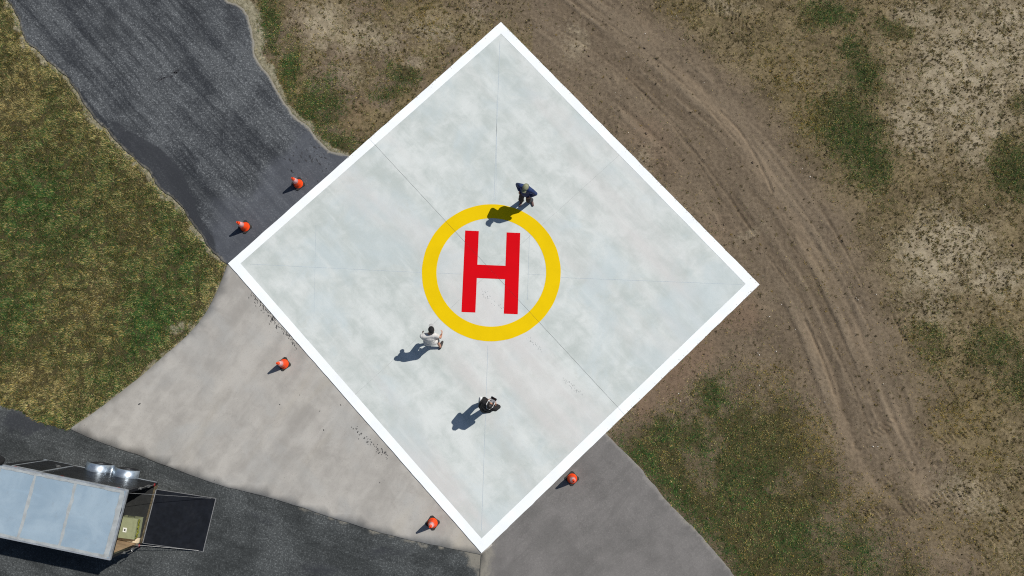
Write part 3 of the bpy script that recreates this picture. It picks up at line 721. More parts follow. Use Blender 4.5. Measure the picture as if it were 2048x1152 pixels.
s = np.clip(.25 + blobs(wx, wy, [(.8, 30, 190, 40, 70), (.6, 60, 790, 110, 40), (.6, 290, 565, 22, 14), (.5, 190, 560, 30, 60), (.6, 10, 60, 40, 40)]) + sst(.7, .25, dl) * .9, 0, 1.3)
turf(x, y, g, s, .12 + 0 * g, 'grass', 'mown olive green lawn left of the road and apron', .05, .10, -.005)

# south-east lawn and the strip beside the road
x, y = sample((-11, 17.4, -6.2, 13.8), 2200000); x2 = x; F = look(x, y); hd = F['hard']; west = F['west']
dens = np.clip(np.maximum(F['se'] * 1.1, 1.25 * sst(.12, .6, F['green'] + (fbm(x, y, .3, 3, 153) - .5) * .3)) * (.3 + 1.3 * sst(.32, .62, fbm(x, y, .15, 2, 150))) * (.55 + .8 * fbm(x, y, .7, 3, 151)), 0, 1) * (1 - .9 * F['edge']) * .8
k = (rng.random(len(x)) < dens) & ~hd & ~west; x, y = x[k], y[k]; Fs = {q: v[k] for q, v in F.items()}
dd = Fs['dd']
g = np.clip(.30 + .7 * (fbm(x, y, 1.2, 4, 152) - .45) + .75 * blobs(x, y, [q for q in GREEN]) + 1.5 * sst(.85, .15, dd + (fbm(x, y, .5, 3, 154) - .5) * .6) - Fs['yellow'] * .2, .03, 1.15)
turf(x, y, g, np.clip(.15 + Fs['pale'] * .6, 0, 1), np.clip(.12 + Fs['yellow'] * .6, 0, 1), 'grass', 'patchy green lawn beside the grey driveway', .04, .08, -.005)

# thin dry grass and dark weeds in the open field
x, y = sample((-11, 17.6, -6.2, 13.8), 1500000); F = look(x, y); hd = F['hard']
speck = sst(.50, .66, fbm(x, y, .13, 2, 161)); dn = np.clip(.17 + .50 * F['far'] + .5 * F['yellow'] + .5 * F['nwf'] + .3 * F['se'], 0, 1) * (.5 + .9 * fbm(x, y, .6, 3, 162)) * (1 - .9 * F['track']) * (1 - .9 * F['edge']) * (.06 + speck) * (1 - .75 * F['belt'])
k = (rng.random(len(x)) < dn) & ~hd & ~F['west']; x, y = x[k], y[k]; F = {q: v[k] for q, v in F.items()}; n = len(x)
w = np.stack([.15 + F['green'] * 2.0, .12 + F['green'], .7 + 0 * x, 1.0 + 0 * x, .35 + F['pale'] * .7, .25 + 2.0 * F['yellow'], .6 + 0 * x], 1)
col = mixcol([GRN, DGRN, OLV, BRN, STR, YEL, DRK], w) * rng.uniform(.6, 1.3, n)[:, None]
blades('weeds', x, y, np.full(n, 0.0), rng.uniform(0, 6.283, n), rng.uniform(.025, .075, n), rng.uniform(.009, .017, n), rng.uniform(.2, 1.25, n), col, 'thin dry weeds speckling the brown field')

# clumped tufts on the pale ground
x, y = sample((-10, 17.6, -6.2, 13.8), 52000); F = look(x, y); hd = F['hard']
dn = np.clip(.04 + .55 * F['far'] * (.3 + F['pale']) + .30 * F['pale'] + .18 * F['yellow'] + .22 * F['nwf'], 0, 1) * (1 - F['track']) * (.25 + 1.1 * sst(.4, .65, fbm(x, y, .5, 3, 170)))
k = (rng.random(len(x)) < dn) & ~hd & ~F['west'] & (F['edge'] < .5); x, y = x[k], y[k]; F = {q: v[k] for q, v in F.items()}; nb = 11
tone = mixcol([C(64, 57, 38, K), C(80, 72, 46, K), C(102, 92, 58, K), C(120, 102, 56, K)], np.stack([.8 + 0 * x, .9 + 0 * x, .5 + F['pale'] * .3, .15 + F['yellow']], 1))
sz = rng.uniform(.5, 1.25, len(x)); X = np.repeat(x, nb) + rng.normal(0, .018, len(x) * nb) * np.repeat(sz, nb); Y = np.repeat(y, nb) + rng.normal(0, .018, len(x) * nb) * np.repeat(sz, nb); n = len(X)
blades('weeds', X, Y, np.full(n, 0.0), rng.uniform(0, 6.283, n), rng.uniform(.04, .085, n) * np.repeat(sz, nb), rng.uniform(.010, .018, n), rng.uniform(.3, 1.2, n), np.repeat(tone, nb, 0) * rng.uniform(.6, 1.3, n)[:, None], 'dark dry tufts scattered over pale ground')


def stones(name, x, y, r, mat, label, z0=0.0):
    n = len(x); base = np.array([[1, 0, 0], [0, 1, 0], [-1, 0, 0], [0, -1, 0], [0, 0, .8], [0, 0, -.5]], float); fa = np.array([[0, 1, 4], [1, 2, 4], [2, 3, 4], [3, 0, 4], [1, 0, 5], [2, 1, 5], [3, 2, 5], [0, 3, 5]])
    a = rng.uniform(0, 6.28, n); v = base[None] * r[:, None, None] * rng.uniform(.6, 1.3, (n, 6, 1)) * rng.uniform(.7, 1.3, (n, 1, 3))
    vx = v[..., 0] * np.cos(a)[:, None] - v[..., 1] * np.sin(a)[:, None] + x[:, None]; vy = v[..., 0] * np.sin(a)[:, None] + v[..., 1] * np.cos(a)[:, None] + y[:, None]
    co = np.stack([vx, vy, v[..., 2] + (gz(x, y).clip(-.03, 1) + z0 + r * .2)[:, None]], -1).reshape(-1, 3); f = (fa[None] + 6 * np.arange(n)[:, None, None]).reshape(-1, 3)
    tag(link(name, mesh_np(name, co, f), mat), label, kind='stuff')


x, y = sample((-9, 17.4, -6, 13.6), 30000); F = look(x, y); hd = F['hard']
k = (rng.random(len(x)) < .55 * (1 - F['se']) * (1 - F['green']) * (1 - .7 * F['track']) * (1 - .6 * F['belt']) * sst(.3, .7, fbm(x, y, .8, 3, 180))) & ~hd & ~F['west']
stones('dirt', x[k], y[k], rng.uniform(.006, .024, k.sum()) * (1 + (rng.random(k.sum()) < .06) * 1.0), simple('soil_clod', C(104, 88, 72), 0.95, 0, .3, 6), 'small brown soil clods strewn over the field')
x, y = sample((-6, 17.0, -6, 13.4), 420); F = look(x, y); hd = F['hard']; k = ~hd & ~F['west'] & (F['green'] < .6)
x, y = x[k], y[k]; ex = GL([(1715, 600), (1712, 596), (1563, 609), (1538, 633), (1515, 706), (1518, 710), (1361, 802), (1357, 787), (1745, 893), (1754, 893), (1766, 768), (1840, 22), (1367, 79), (1290, 68), (850, 59), (1518, 771), (1552, 703), (1649, 804), (430, 1075), (1401, 1071), (1620, 353)]); x = np.r_[x, ex[:, 0]]; y = np.r_[y, ex[:, 1]]
stones('gravel', x, y, np.r_[rng.uniform(.007, .017, k.sum()), np.full(len(ex), .027)], simple('pale_stone', C(222, 214, 200), 0.8, 0, .2, 10), 'scattered white pebbles on brown soil', 0.005)

x, y = [], []
for a, b, m_ in ((PAD[0], PAD[1], 150), (PAD[1], xline(PAD[1], PAD[2], *GL([(1215, 868), (1180, 820)])), 90), (PAD[0], PAD[0] * .42 + PAD[3] * .58, 80)):
    t = rng.random(m_); d = (b - a) / np.hypot(*(b - a)); nn = np.array([-d[1], d[0]]); nn = nn if nn @ (pad_c - a) < 0 else -nn; o_ = rng.normal(.0, .035, m_)
    q = a + np.outer(t, b - a) + np.outer(o_, nn); x += list(q[:, 0]); y += list(q[:, 1])
x, y = np.array(x), np.array(y); inn = inside(x, y, PAD)
tag(link('dirt', mesh_np('dirt', *[(lambda n_: (np.concatenate([np.stack([x + r_ * math.cos(t_), y + r_ * math.sin(t_), np.where(inn, PADZ + .0045, gz(x, y)) + h_], 1)[None] for t_, r_, h_ in [(0, .012, 0), (2.1, .014, 0), (4.2, .011, 0), (1, .002, .012)]]).transpose(1, 0, 2).reshape(-1, 3), (np.array([[0, 1, 3], [1, 2, 3], [2, 0, 3]])[None] + 4 * np.arange(n_)[:, None, None]).reshape(-1, 3)))(len(x))][0]), simple('spilt_soil', C(110, 94, 76), 0.95, 0, .3, 6)), 'crumbs of brown soil spilt along the helipad border', kind='stuff')


# ------------------------------------------------------------------ traffic cones
M_ORANGE = simple('cone_orange', C(255, 74, 12), 0.45, 0, 0.10, 14, 0.1, dirt=(C(150, 60, 30), 0.35))
M_COLLAR = simple('cone_collar', C(222, 160, 158), 0.45, 0, 0.10, 30, 0, dirt=(C(150, 130, 130), 0.4))
M_BLACK = simple('black_rubber', C(38, 37, 34), 0.8, 0, 0.3, 18, 0.2, dirt=(C(84, 78, 66), 0.5))
M_DARKIN = simple('cone_hole_shade', C(120, 20, 12), 0.8)


def cone_profile(z):
    return 0.135 + (0.030 - 0.135) * (z - 0.035) / (0.71 - 0.035)


def make_cone(px, py, rz, label, tilt=0.0):
    p = G(px, py, 0.02); zb = {True: 0.0}.get(False, 0.0)
    for poly, h in ((APRON, 0.036), (DRIVE, 0.019), (ROAD_NW, 0.013)):
        if inside(np.array([p[0]]), np.array([p[1]]), poly)[0]: zb = h; break
    t = empty('traffic_cone', (p[0], p[1], zb), rz); tag(t, label, 'traffic cone', 'traffic cones set round the helipad')
    bm = bmesh.new(); s = 0.178; ch = 0.045; n = 0.012
    prof = [(s, -s + ch), (s - n, 0), (s, s - ch), (s - ch, s), (0, s - n), (-s + ch, s), (-s, s - ch), (-s + n, 0), (-s, -s + ch), (-s + ch, -s), (0, -s + n), (s - ch, -s)]
    add_prism(bm, prof, 0.0, 0.03); bm_obj('base', bm, M_BLACK, t, bevel=0.006)
    bm = bmesh.new(); zs = [0.03, 0.036, 0.06] + [0.06 + 0.65 * k / 8 for k in range(1, 9)]
    pr = [(0.158, 0.031), (0.150, 0.040)] + [(cone_profile(z), z) for z in zs[2:]] + [(0.024, 0.712), (0.020, 0.70), (0.03, 0.5)]
    add_lathe(bm, pr, 28); bm_obj('cone_body', bm, M_ORANGE, t, smooth=True)
    bm = bmesh.new(); add_lathe(bm, [(0.0, 0.690), (0.0195, 0.690)], 16); bm_obj('hole_shade_disc', bm, M_DARKIN, t)  # dark disc across the tip opening, shade of the hollow painted as colour
    bm = bmesh.new(); add_lathe(bm, [(cone_profile(z) + e, z) for z, e in ((0.345, 0.0005), (0.348, 0.003), (0.45, 0.003), (0.56, 0.003), (0.563, 0.0005))], 28); bm_obj('collar', bm, M_COLLAR, t, smooth=True)
    return t


make_cone(597, 368, rad(38), 'orange traffic cone on dark asphalt, the upper of the two beside the white border')
make_cone(490.5, 454, rad(46), 'orange traffic cone on dark asphalt nearest the lawn and left helipad corner')
make_cone(568.5, 728, rad(36), 'orange traffic cone alone on the beige apron beside the left helipad corner')
make_cone(865.5, 1045.5, rad(52), 'orange traffic cone on the apron near the bottom helipad corner')
make_cone(1144, 957, rad(44), 'orange traffic cone on the smooth grey driveway')

# ------------------------------------------------------------------ enclosed trailer with its ramp down
TR = empty('trailer', (-11.25, -3.78, 0.006), math.atan2(0.19, -0.982)); tag(TR, 'black enclosed cargo trailer with pale blue-grey roof and lowered rear ramp', 'trailer')
M_TRB = simple('trailer_black', C(26, 27, 30), 0.35, 0, 0.2, 4, 0, 0.4, dirt=(C(60, 60, 60), 0.25))
M_ALU = simple('aluminium', C(176, 187, 197), 0.36, 0.85, 0.1, 6, 0.05)
M_TRIM = simple('trim_metal', C(178, 184, 188), 0.45, 0.5, 0.15, 6, 0.05, dirt=(C(120, 112, 100), 0.5))
M_PLY = simple('plywood', C(172, 146, 114), 0.8, 0, 0.2, 5, 0.1)
M_RAMP = simple('ramp_rubber', C(21, 24, 30), 0.85, 0, 0.25, 5, 0.3, 0.15, dirt=(C(36, 38, 42), 0.5))
M_FLOOR = simple('floor_rubber', C(30, 31, 30), 0.75, 0, 0.25, 8, 0.3)
M_TYRE = simple('tyre', C(26, 26, 27), 0.85, 0, 0.2, 20, 0.2); M_RIM = simple('wheel_rim', C(58, 59, 61), 0.5, 0.6, 0.1, 10)
M_SEAL = simple('roof_sealant', C(160, 165, 165), 0.7, 0, 0.12, 5, 0, dirt=(C(104, 102, 96), 0.6)); M_STEEL = simple('steel', C(150, 150, 148), 0.5, 0.8, 0.15, 20)
M_LAMP = simple('red_lens', C(150, 16, 14), 0.3)


def roof_material():
    m, nt, b = new_mat('roof_metal'); n = N(nt); a = n.noise(1.1, 5, 0.6, None, 0.5); k = n.noise(6, 5, 0.7); v = n.noise(1, 4, 0.6, n.map(0, (0.6, 5, 1)))
    c = n.mix(n.rng(a, 0.3, 0.7), C(154, 175, 189), C(174, 193, 204)); c = n.mix(n.m('MULTIPLY', n.rng(k, 0.55, 0.75), 0.3), c, C(150, 158, 160)); c = n.mix(n.m('MULTIPLY', n.rng(v, 0.55, 0.75), 0.35), c, C(176, 200, 216))
    n.lk(c, b.inputs['Base Color']); b.inputs['Metallic'].default_value = 0.25; b.inputs['Roughness'].default_value = 0.42; n.bump(n.noise(2.2, 3), 0.12, 0.02, b); return m


M_ROOF = roof_material()
WY, FZ, RZ = 0.95, 0.42, 2.15


def tbox(name, x0, x1, y0, y1, z0, z1, mat, parent=TR, bevel=0.0, smooth=False):
    bm = bmesh.new(); add_box(bm, ((x0 + x1) / 2, (y0 + y1) / 2, (z0 + z1) / 2), (abs(x1 - x0), abs(y1 - y0), abs(z1 - z0))); return bm_obj(name, bm, mat, parent, bevel=bevel)


nose = [(3.62, -WY), (4.58, -0.66), (4.86, -0.34), (4.93, 0.0), (4.86, 0.34), (4.58, 0.66), (3.62, WY)]
bm = bmesh.new(); add_prism(bm, [(0.03, -WY + .03), (3.6, -WY + .03)] + [(a - .03, b * .96) for a, b in nose[1:-1]] + [(3.6, WY - .03), (0.03, WY - .03)], 0.34, FZ); bm_obj('floor', bm, M_FLOOR, TR)
bm = bmesh.new(); add_box(bm, (1.85, -.60, .28), (3.6, .06, .1)); add_box(bm, (1.85, .60, .28), (3.6, .06, .1)); bm_obj('chassis', bm, M_TRB, TR)
for s in (-1, 1):
    tbox('side_wall', 0.07, 3.62, s * (WY - .03), s * WY, 0.34, RZ - .05, M_TRB)
    tbox('lining', 0.07, 3.60, s * (WY - .045), s * (WY - .032), FZ + .002, RZ - .08, M_PLY)
    tbox('bottom_trim', 0.0, 3.62, s * (WY + .001), s * (WY + .014), 0.345, 0.385, M_TRIM)
    tbox('top_trim', -0.02, 3.64, s * (WY - .02), s * (WY + .022), RZ - .06, RZ + .012, M_TRIM, bevel=.006)
    # rear corner post with cam-bar keepers
    post = tbox('rear_post', -0.02, 0.068, s * (WY - .085), s * (WY - .002), 0.33, RZ - .062, M_TRB, bevel=.006)
    bm = bmesh.new(); add_tube(bm, [(-0.045, s * (WY - .03), .62), (-0.045, s * (WY - .03), 1.55)], .014); add_box(bm, (-0.045, s * (WY - .03), .95), (.05, .07, .10)); add_box(bm, (-0.045, s * (WY - .03), 1.42), (.05, .06, .06)); add_tube(bm, [(-.06, s * (WY - .03), 1.05), (-.10, s * (WY + .02), 1.06), (-.10, s * (WY + .02), 1.3)], .011)
    bm_obj('latch_bar', bm, M_STEEL, TR)
    bm = bmesh.new(); add_lathe(bm, [(.045, 0), (.045, .012), (.03, .02)], 16, Matrix.Translation((-.022, s * (WY - .045), .56)) @ Matrix.Rotation(-math.pi / 2, 4, 'Y')); bm_obj('tail_light', bm, M_LAMP, TR)
bm = bmesh.new()
for a, b in zip(nose[:-1], nose[1:]):
    va = [bm.verts.new((a[0], a[1], z)) for z in (.34, RZ - .05)]; vb = [bm.verts.new((b[0], b[1], z)) for z in (.34, RZ - .05)]; bm.faces.new((va[0], vb[0], vb[1], va[1]))
bmesh.ops.remove_doubles(bm, verts=bm.verts, dist=1e-4); bmesh.ops.solidify(bm, geom=bm.faces[:], thickness=.025); bm_obj('nose_wall', bm, M_TRB, TR)
tbox('rear_header', -0.02, 0.068, -WY + .087, WY - .087, RZ - .17, RZ - .062, M_TRB, bevel=.006)
sill = tbox('rear_sill', -0.03, 0.02, -WY + .087, WY - .087, 0.33, FZ + .018, simple('dirty_sill', C(92, 82, 62), 0.8, 0.2, 0.5, 9, 0.2), bevel=.006)
# roof panels with sealed seams
SEAM = [0.0, 1.45, 2.64, 3.70]
for a, b in zip(SEAM[:-1], SEAM[1:]):
    tbox('roof_panel', a + .004, b - .004, -WY + .022, WY - .022, RZ - .045, RZ + random.uniform(-.002, .002), M_ROOF)
bm = bmesh.new(); add_prism(bm, [(3.704, -WY + .022)] + [(a + .012, b) for a, b in nose[1:-1]] + [(3.704, WY - .022)], RZ - .045, RZ); bm_obj('roof_panel', bm, M_ROOF, TR)


def sealant(name, pts, w, dz=.008):
    bm = bmesh.new(); L = []; Rt = []
    for i, p in enumerate(pts):
        k = w * random.uniform(.7, 1.3) / 2; d = np.array(pts[min(i + 1, len(pts) - 1)]) - np.array(pts[max(i - 1, 0)]); d = d / np.hypot(*d); j = random.uniform(-.012, .012)
        L.append(bm.verts.new((p[0] - d[1] * k + j * abs(d[1]), p[1] + d[0] * k, RZ + dz))); Rt.append(bm.verts.new((p[0] + d[1] * k + j * abs(d[1]), p[1] - d[0] * k, RZ + dz)))
    for i in range(len(pts) - 1): bm.faces.new((L[i], Rt[i], Rt[i + 1], L[i + 1]))
    return bm_obj(name, bm, M_SEAL, TR)


for sx in SEAM[1:]:
    sealant('roof_seam', [(sx + .01 * math.sin(k), -WY + .03 + (2 * WY - .06) * k / 14) for k in range(15)], .085)
for s in (-1, 1): sealant('roof_seam', [(.05 + 3.6 * k / 24, s * (WY - .055)) for k in range(25)], .075, .011)
sealant('roof_seam', [(.075, -WY + .06 + (2 * WY - .12) * k / 14) for k in range(15)], .15, .014)
tbox('rear_roof_trim', -0.05, 0.0, -WY - .02, WY + .02, RZ - .06, RZ + .014, M_TRIM, bevel=.008)
# side door on the right-hand wall
door = tbox('side_door', 2.62, 3.44, -WY - .014, -WY - .002, 0.40, RZ - .16, M_TRB)
for x0, x1, z0, z1 in ((2.585, 2.615, .388, RZ - .13), (3.445, 3.475, .388, RZ - .13), (2.617, 3.443, RZ - .157, RZ - .13)):
    tbox('door_trim', x0, x1, -WY - .022, -WY - .003, z0, z1, M_TRIM, door)
bm = bmesh.new(); add_box(bm, (2.70, -WY - .03, 1.05), (.07, .03, .12)); add_tube(bm, [(2.66, -WY - .06, 1.06), (2.80, -WY - .06, 1.06)], .012); bm_obj('door_handle', bm, M_STEEL, door)
# wheels and fenders
WX = (0.975, 1.853); WZ = 0.335
for s in (-1, 1):
    bm = bmesh.new(); seg = 18; R0 = .40; path = []
    for c in WX:
        for k in range(seg + 1):
            t = math.pi * k / seg; path.append((c - R0 * math.cos(t), WZ + R0 * math.sin(t) * (1.0)))
    path = [q for q in path if q[1] > WZ + .02]
    n_in = [bm.verts.new((a, s * (WY + .002), z)) for a, z in path]; n_out = [bm.verts.new((a, s * (WY + .235), z)) for a, z in path]; lip = [bm.verts.new((a + (0), s * (WY + .245), z - .035)) for a, z in path]
    for i in range(len(path) - 1):
        bm.faces.new((n_in[i], n_in[i + 1], n_out[i + 1], n_out[i])); bm.faces.new((n_out[i], n_out[i + 1], lip[i + 1], lip[i]))
    bm_obj('fender', bm, M_ALU, TR, smooth=True)
    for c in WX:
        w = empty('wheel', (c, s * (WY + .11), WZ - .006)); w.parent = TR; M = Matrix.Rotation(-s * math.pi / 2, 4, 'X') if s > 0 else Matrix.Rotation(math.pi / 2, 4, 'X')
        bm = bmesh.new(); add_lathe(bm, [(.20, -.09), (.27, -.105), (.315, -.095), (.33, -.06), (.33, .06), (.315, .095), (.27, .105), (.20, .09)], 28, M, True); bm_obj('tyre', bm, M_TYRE, w, smooth=True)
        bm = bmesh.new(); add_lathe(bm, [(.0, -.06), (.2, -.06), (.205, .085), (.19, .085), (.17, .045), (.07, .035), (.065, .075), (.0, .08)], 24, M)
        for k in range(5):
            t = 2 * math.pi * k / 5; add_lathe(bm, [(.012, .03), (.012, .06), (.006, .065)], 6, M @ Matrix.Translation((.1 * math.cos(t), .1 * math.sin(t), 0)))
        bm_obj('rim', bm, M_RIM, w)
bm = bmesh.new()
for c in WX: add_tube(bm, [(c, -1.0, WZ), (c, 1.0, WZ)], .035, 8)
bm_obj('axle', bm, M_TRB, TR)
# ramp, cables, tongue, jack, spare wheel
ramp_L = 1.71; a = math.atan2(FZ - .03, ramp_L); MR = Matrix.Translation((-.045, .05, FZ - .035)) @ Matrix.Rotation(math.pi - 0, 4, 'Z') @ Matrix.Rotation(a, 4, 'Y')
rl = math.hypot(ramp_L, FZ - .06); bm = bmesh.new(); add_box(bm, (rl / 2, 0, 0), (rl, 1.60, .045), MR); ramp = bm_obj('ramp', bm, M_RAMP, TR, bevel=.006)
bm = bmesh.new()
for y0 in (-.808, .808): add_box(bm, (rl / 2, y0, .006), (rl, .014, .05), MR)
add_box(bm, (rl + .012, 0, 0), (.022, 1.63, .04), MR); bm_obj('ramp_trim', bm, M_STEEL, ramp)
bm = bmesh.new(); add_tube(bm, [(0, -.75, FZ - .0), (0, .85, FZ - .0)], .018, 8); bmesh.ops.translate(bm, verts=bm.verts, vec=(-.05, 0, 0)); bm_obj('hinge', bm, M_STEEL, ramp)
for s in (-1, 1):
    e = MR @ Vector((rl * .93, -s * .79, .04)); bm = bmesh.new(); p0 = Vector((-.01, s * (WY - .10), RZ - .2)) if s < 0 else Vector((-.01, s * (WY - .10), 0.75)); add_tube(bm, [p0, p0.lerp(e, .5) - Vector((0, 0, .03)), e], .006, 5); bm_obj('ramp_cable', bm, M_STEEL, TR)
bm = bmesh.new()
for s in (-1, 1): add_tube(bm, [(3.6, s * .62, .30), (5.6, s * .05, .40)], .045, 6)
add_box(bm, (5.75, 0, .43), (.3, .12, .1)); bm_obj('tongue', bm, M_TRB, TR)
bm = bmesh.new(); add_tube(bm, [(5.3, 0, .02), (5.3, 0, .95)], .035, 10); add_tube(bm, [(5.3, 0, .9), (5.3, .16, .9)], .012); add_lathe(bm, [(.09, 0), (.09, .02)], 14, Matrix.Translation((5.3, 0, .0))); bm_obj('jack', bm, M_STEEL, TR)
MS = Matrix.Translation((4.80, -.78, .95)) @ Matrix.Rotation(rad(-14), 4, 'Z') @ Matrix.Rotation(math.pi / 2, 4, 'X')
sw_ = empty('spare_wheel', (0, 0, 0)); sw_.parent = TR
bm = bmesh.new(); add_lathe(bm, [(.20, -.09), (.27, -.105), (.315, -.095), (.33, -.06), (.33, .06), (.315, .095), (.27, .105), (.20, .09)], 28, MS, True); bm_obj('tyre', bm, M_TYRE, sw_, smooth=True)
bm = bmesh.new(); add_lathe(bm, [(.0, -.07), (.2, -.07), (.205, .07), (.17, .045), (.0, .05)], 24, MS); add_box(bm, (0, 0, -.07), (.08, .08, .14), MS); bm_obj('rim', bm, M_RIM, sw_)
for xx in (.25, 1.9, 3.3):
    for s in (-1, 1):
        tbox('marker_light', xx, xx + .09, s * (WY + .002), s * (WY + .018), RZ - .12, RZ - .085, M_LAMP)

# things stowed just inside the trailer's rear opening
MT = Matrix.Translation((-11.25, -3.78, .006)) @ Matrix.Rotation(math.atan2(0.19, -0.982), 4, 'Z')
M_OLV = simple('olive_plastic', C(142, 146, 112), 0.6, 0, 0.08, 6, 0.1); M_OLV2 = simple('olive_strap', C(110, 112, 30), 0.8, 0, 0.35, 14, 0.3); M_LBL = simple('white_label', C(226, 226, 216), 0.6); M_BLU = simple('blue_plastic', C(28, 100, 176), 0.5, 0, 0.2, 8); M_LINK = simple('dark_print', C(40, 44, 40), 0.7)
loc = MT @ Vector((.36, .42, FZ + .002)); case = empty('equipment_case', loc, math.atan2(0.19, -0.982) + rad(4)); tag(case, 'olive green hard equipment case with white label just inside trailer', 'case')


def cbox(name, c, s, mat, parent=case, bevel=.0):
    bm = bmesh.new(); add_box(bm, c, s); return bm_obj(name, bm, mat, parent, bevel=bevel)


cbox('case_body', (0, 0, .13), (.52, .58, .26), M_OLV, bevel=.025); lid = cbox('lid', (0, 0, .315), (.54, .60, .10), M_OLV, bevel=.03)
for k in (-.2, .2): cbox('lid_rib', (k, 0, .366), (.05, .5, .012), M_OLV, lid, .004)
lb = cbox('label_plate', (.05, .06, .3675), (.11, .13, .006), M_LBL, lid, .001); cbox('printed_mark', (.05, .06, .3722), (.045, .05, .003), M_LINK, lid)
for k in (-.2, 0, .2): cbox('latch', (-.275, k, .26), (.03, .07, .10), M_LINK, case, .006)
bm = bmesh.new(); pr = [(-.285 - .02 * random.random(), -.27 + .54 * i / 14 + random.uniform(-.01, .01), .28 + random.uniform(-.06, .05)) for i in range(15)]; add_tube(bm, pr, .024, 7); bm_obj('strap', bm, M_OLV2, case, smooth=True)
for s in (-1, 1):
    bm = bmesh.new(); add_tube(bm, [(-.1, s * .29, .2), (-.1, s * .335, .2), (.1, s * .335, .2), (.1, s * .29, .2)], .013); bm_obj('carry_handle', bm, M_LINK, case)
loc = MT @ Vector((.78, .50, FZ + .002)); bm = bmesh.new(); add_lathe(bm, [(.10, 0), (.13, .30), (.138, .30), (.138, .32), (.125, .32), (.095, .02)], 20); bk = bm_obj('bucket', bm, M_BLU, None, smooth=False); bk.location = loc; tag(bk, 'bright blue plastic bucket tucked beside the olive case', 'bucket')
bm = bmesh.new(); add_tube(bm, [(.13, 0, .3), (.12, .06, .34), (.0, .12, .37), (-.12, .06, .34), (-.13, 0, .3)], .006); bm_obj('bail_handle', bm, M_STEEL, bk)
loc = MT @ Vector((.55, .80, FZ + .002)); bm = bmesh.new(); add_box(bm, (0, 0, .03), (1.0, .16, .06)); pk = bm_obj('plank', bm, simple('pale_timber', C(206, 190, 160), 0.8, 0, 0.15, 7), None, bevel=.006); pk.location = loc; pk.rotation_euler = (0, 0, math.atan2(0.19, -0.982)); tag(pk, 'pale timber plank lying along the trailer side wall', 'plank')

# ------------------------------------------------------------------ people
FUSED = []


def cap_piece(a, b, ra, rb, seg=12):
    a = np.array(a, float); b = np.array(b, float); d = b - a; L = np.linalg.norm(d) + 1e-9; d = d / L; u = np.cross(d, [0, 0, 1.0] if abs(d[2]) < .9 else [1.0, 0, 0]); u /= np.linalg.norm(u); w = np.cross(d, u)
    rings = [(a - d * ra * math.sin(t), ra * math.cos(t)) for t in (1.2, .8, .4, 0)] + [(b + d * rb * math.sin(t), rb * math.cos(t)) for t in (0, .4, .8, 1.2)]
    vs = [c + (u * math.cos(2 * math.pi * k / seg) + w * math.sin(2 * math.pi * k / seg)) * r for c, r in rings for k in range(seg)]; fs = []
    for i in range(len(rings) - 1):
        for k in range(seg): fs.append((i * seg + k, i * seg + (k + 1) % seg, (i + 1) * seg + (k + 1) % seg, (i + 1) * seg + k))
    fs.append(tuple(range(seg))[::-1]); fs.append(tuple(range((len(rings) - 1) * seg, len(rings) * seg))); return vs, fs


def ell_piece(c, r, ax=None, seg=14, ring=9):
    """ellipsoid; ax = 3x3 matrix whose columns are its axes"""
    ax = np.eye(3) if ax is None else np.array(ax); vs = []; fs = []
    for i in range(1, ring):
        p = math.pi * i / ring
        for k in range(seg):
            t = 2 * math.pi * k / seg; vs.append(np.array(c) + ax @ (np.array([math.sin(p) * math.cos(t), math.sin(p) * math.sin(t), math.cos(p)]) * r))
    for i in range(ring - 2):
        for k in range(seg): fs.append((i * seg + k, (i + 1) * seg + k, (i + 1) * seg + (k + 1) % seg, i * seg + (k + 1) % seg))
    fs.append(tuple(range(seg))); fs.append(tuple(range((ring - 2) * seg, (ring - 1) * seg))[::-1]); return vs, fs


def fuse(name, pieces, mat, parent, voxel, base, smooth=3):
    vs = []; fs = []
    for v, f in pieces:
        o = len(vs); vs += [tuple(np.array(q) - base) for q in v]; fs += [tuple(i + o for i in g) for g in f]
    me = bpy.data.meshes.new(name); me.from_pydata(vs, [], fs); me.update(); o = link(name, me, None, parent)
    r = o.modifiers.new('r', 'REMESH'); r.mode = 'VOXEL'; r.voxel_size = voxel; r.use_smooth_shade = True; sm = o.modifiers.new('s', 'SMOOTH'); sm.iterations = smooth; sm.factor = 0.5
    FUSED.append((o, mat)); return o


def unit(v):
    v = np.array(v, float); return v / np.linalg.norm(v)


def hand_pieces(wr, d, pn, side, curl=0.5, k=1.0):
    """palm, four fingers and a thumb; d along the hand, pn palm normal, side towards the thumb"""
    d = unit(d); sd = unit(np.array(side) - d * (np.array(side) @ d)); pn = unit(np.cross(d, sd)) * (1 if np.cross(d, sd) @ np.array(pn) > 0 else -1); P = []
    c = wr + d * .045; P.append(ell_piece(c, np.array([.05, .042, .017]), np.stack([d, sd, pn], 1)))
    for i, L in enumerate((.072, .080, .074, .058)):
        b0 = wr + d * .080 + sd * (.030 - .020 * i); d1 = unit(d * math.cos(curl) + pn * math.sin(curl)); d2 = unit(d * math.cos(curl * 2.3) + pn * math.sin(curl * 2.3)); m_ = b0 + d1 * L * .5
        P.append(cap_piece(b0, m_, .0095, .009, 8)); P.append(cap_piece(m_, m_ + d2 * L * .5, .009, .0075, 8))
    t0 = wr + d * .02 + sd * .03; t1 = t0 + unit(d * .7 + sd * .75) * .035; P.append(cap_piece(t0, t1, .013, .011, 8)); P.append(cap_piece(t1, t1 + unit(d * .9 + sd * .25 + pn * .4) * .03, .011, .008, 8)); return P


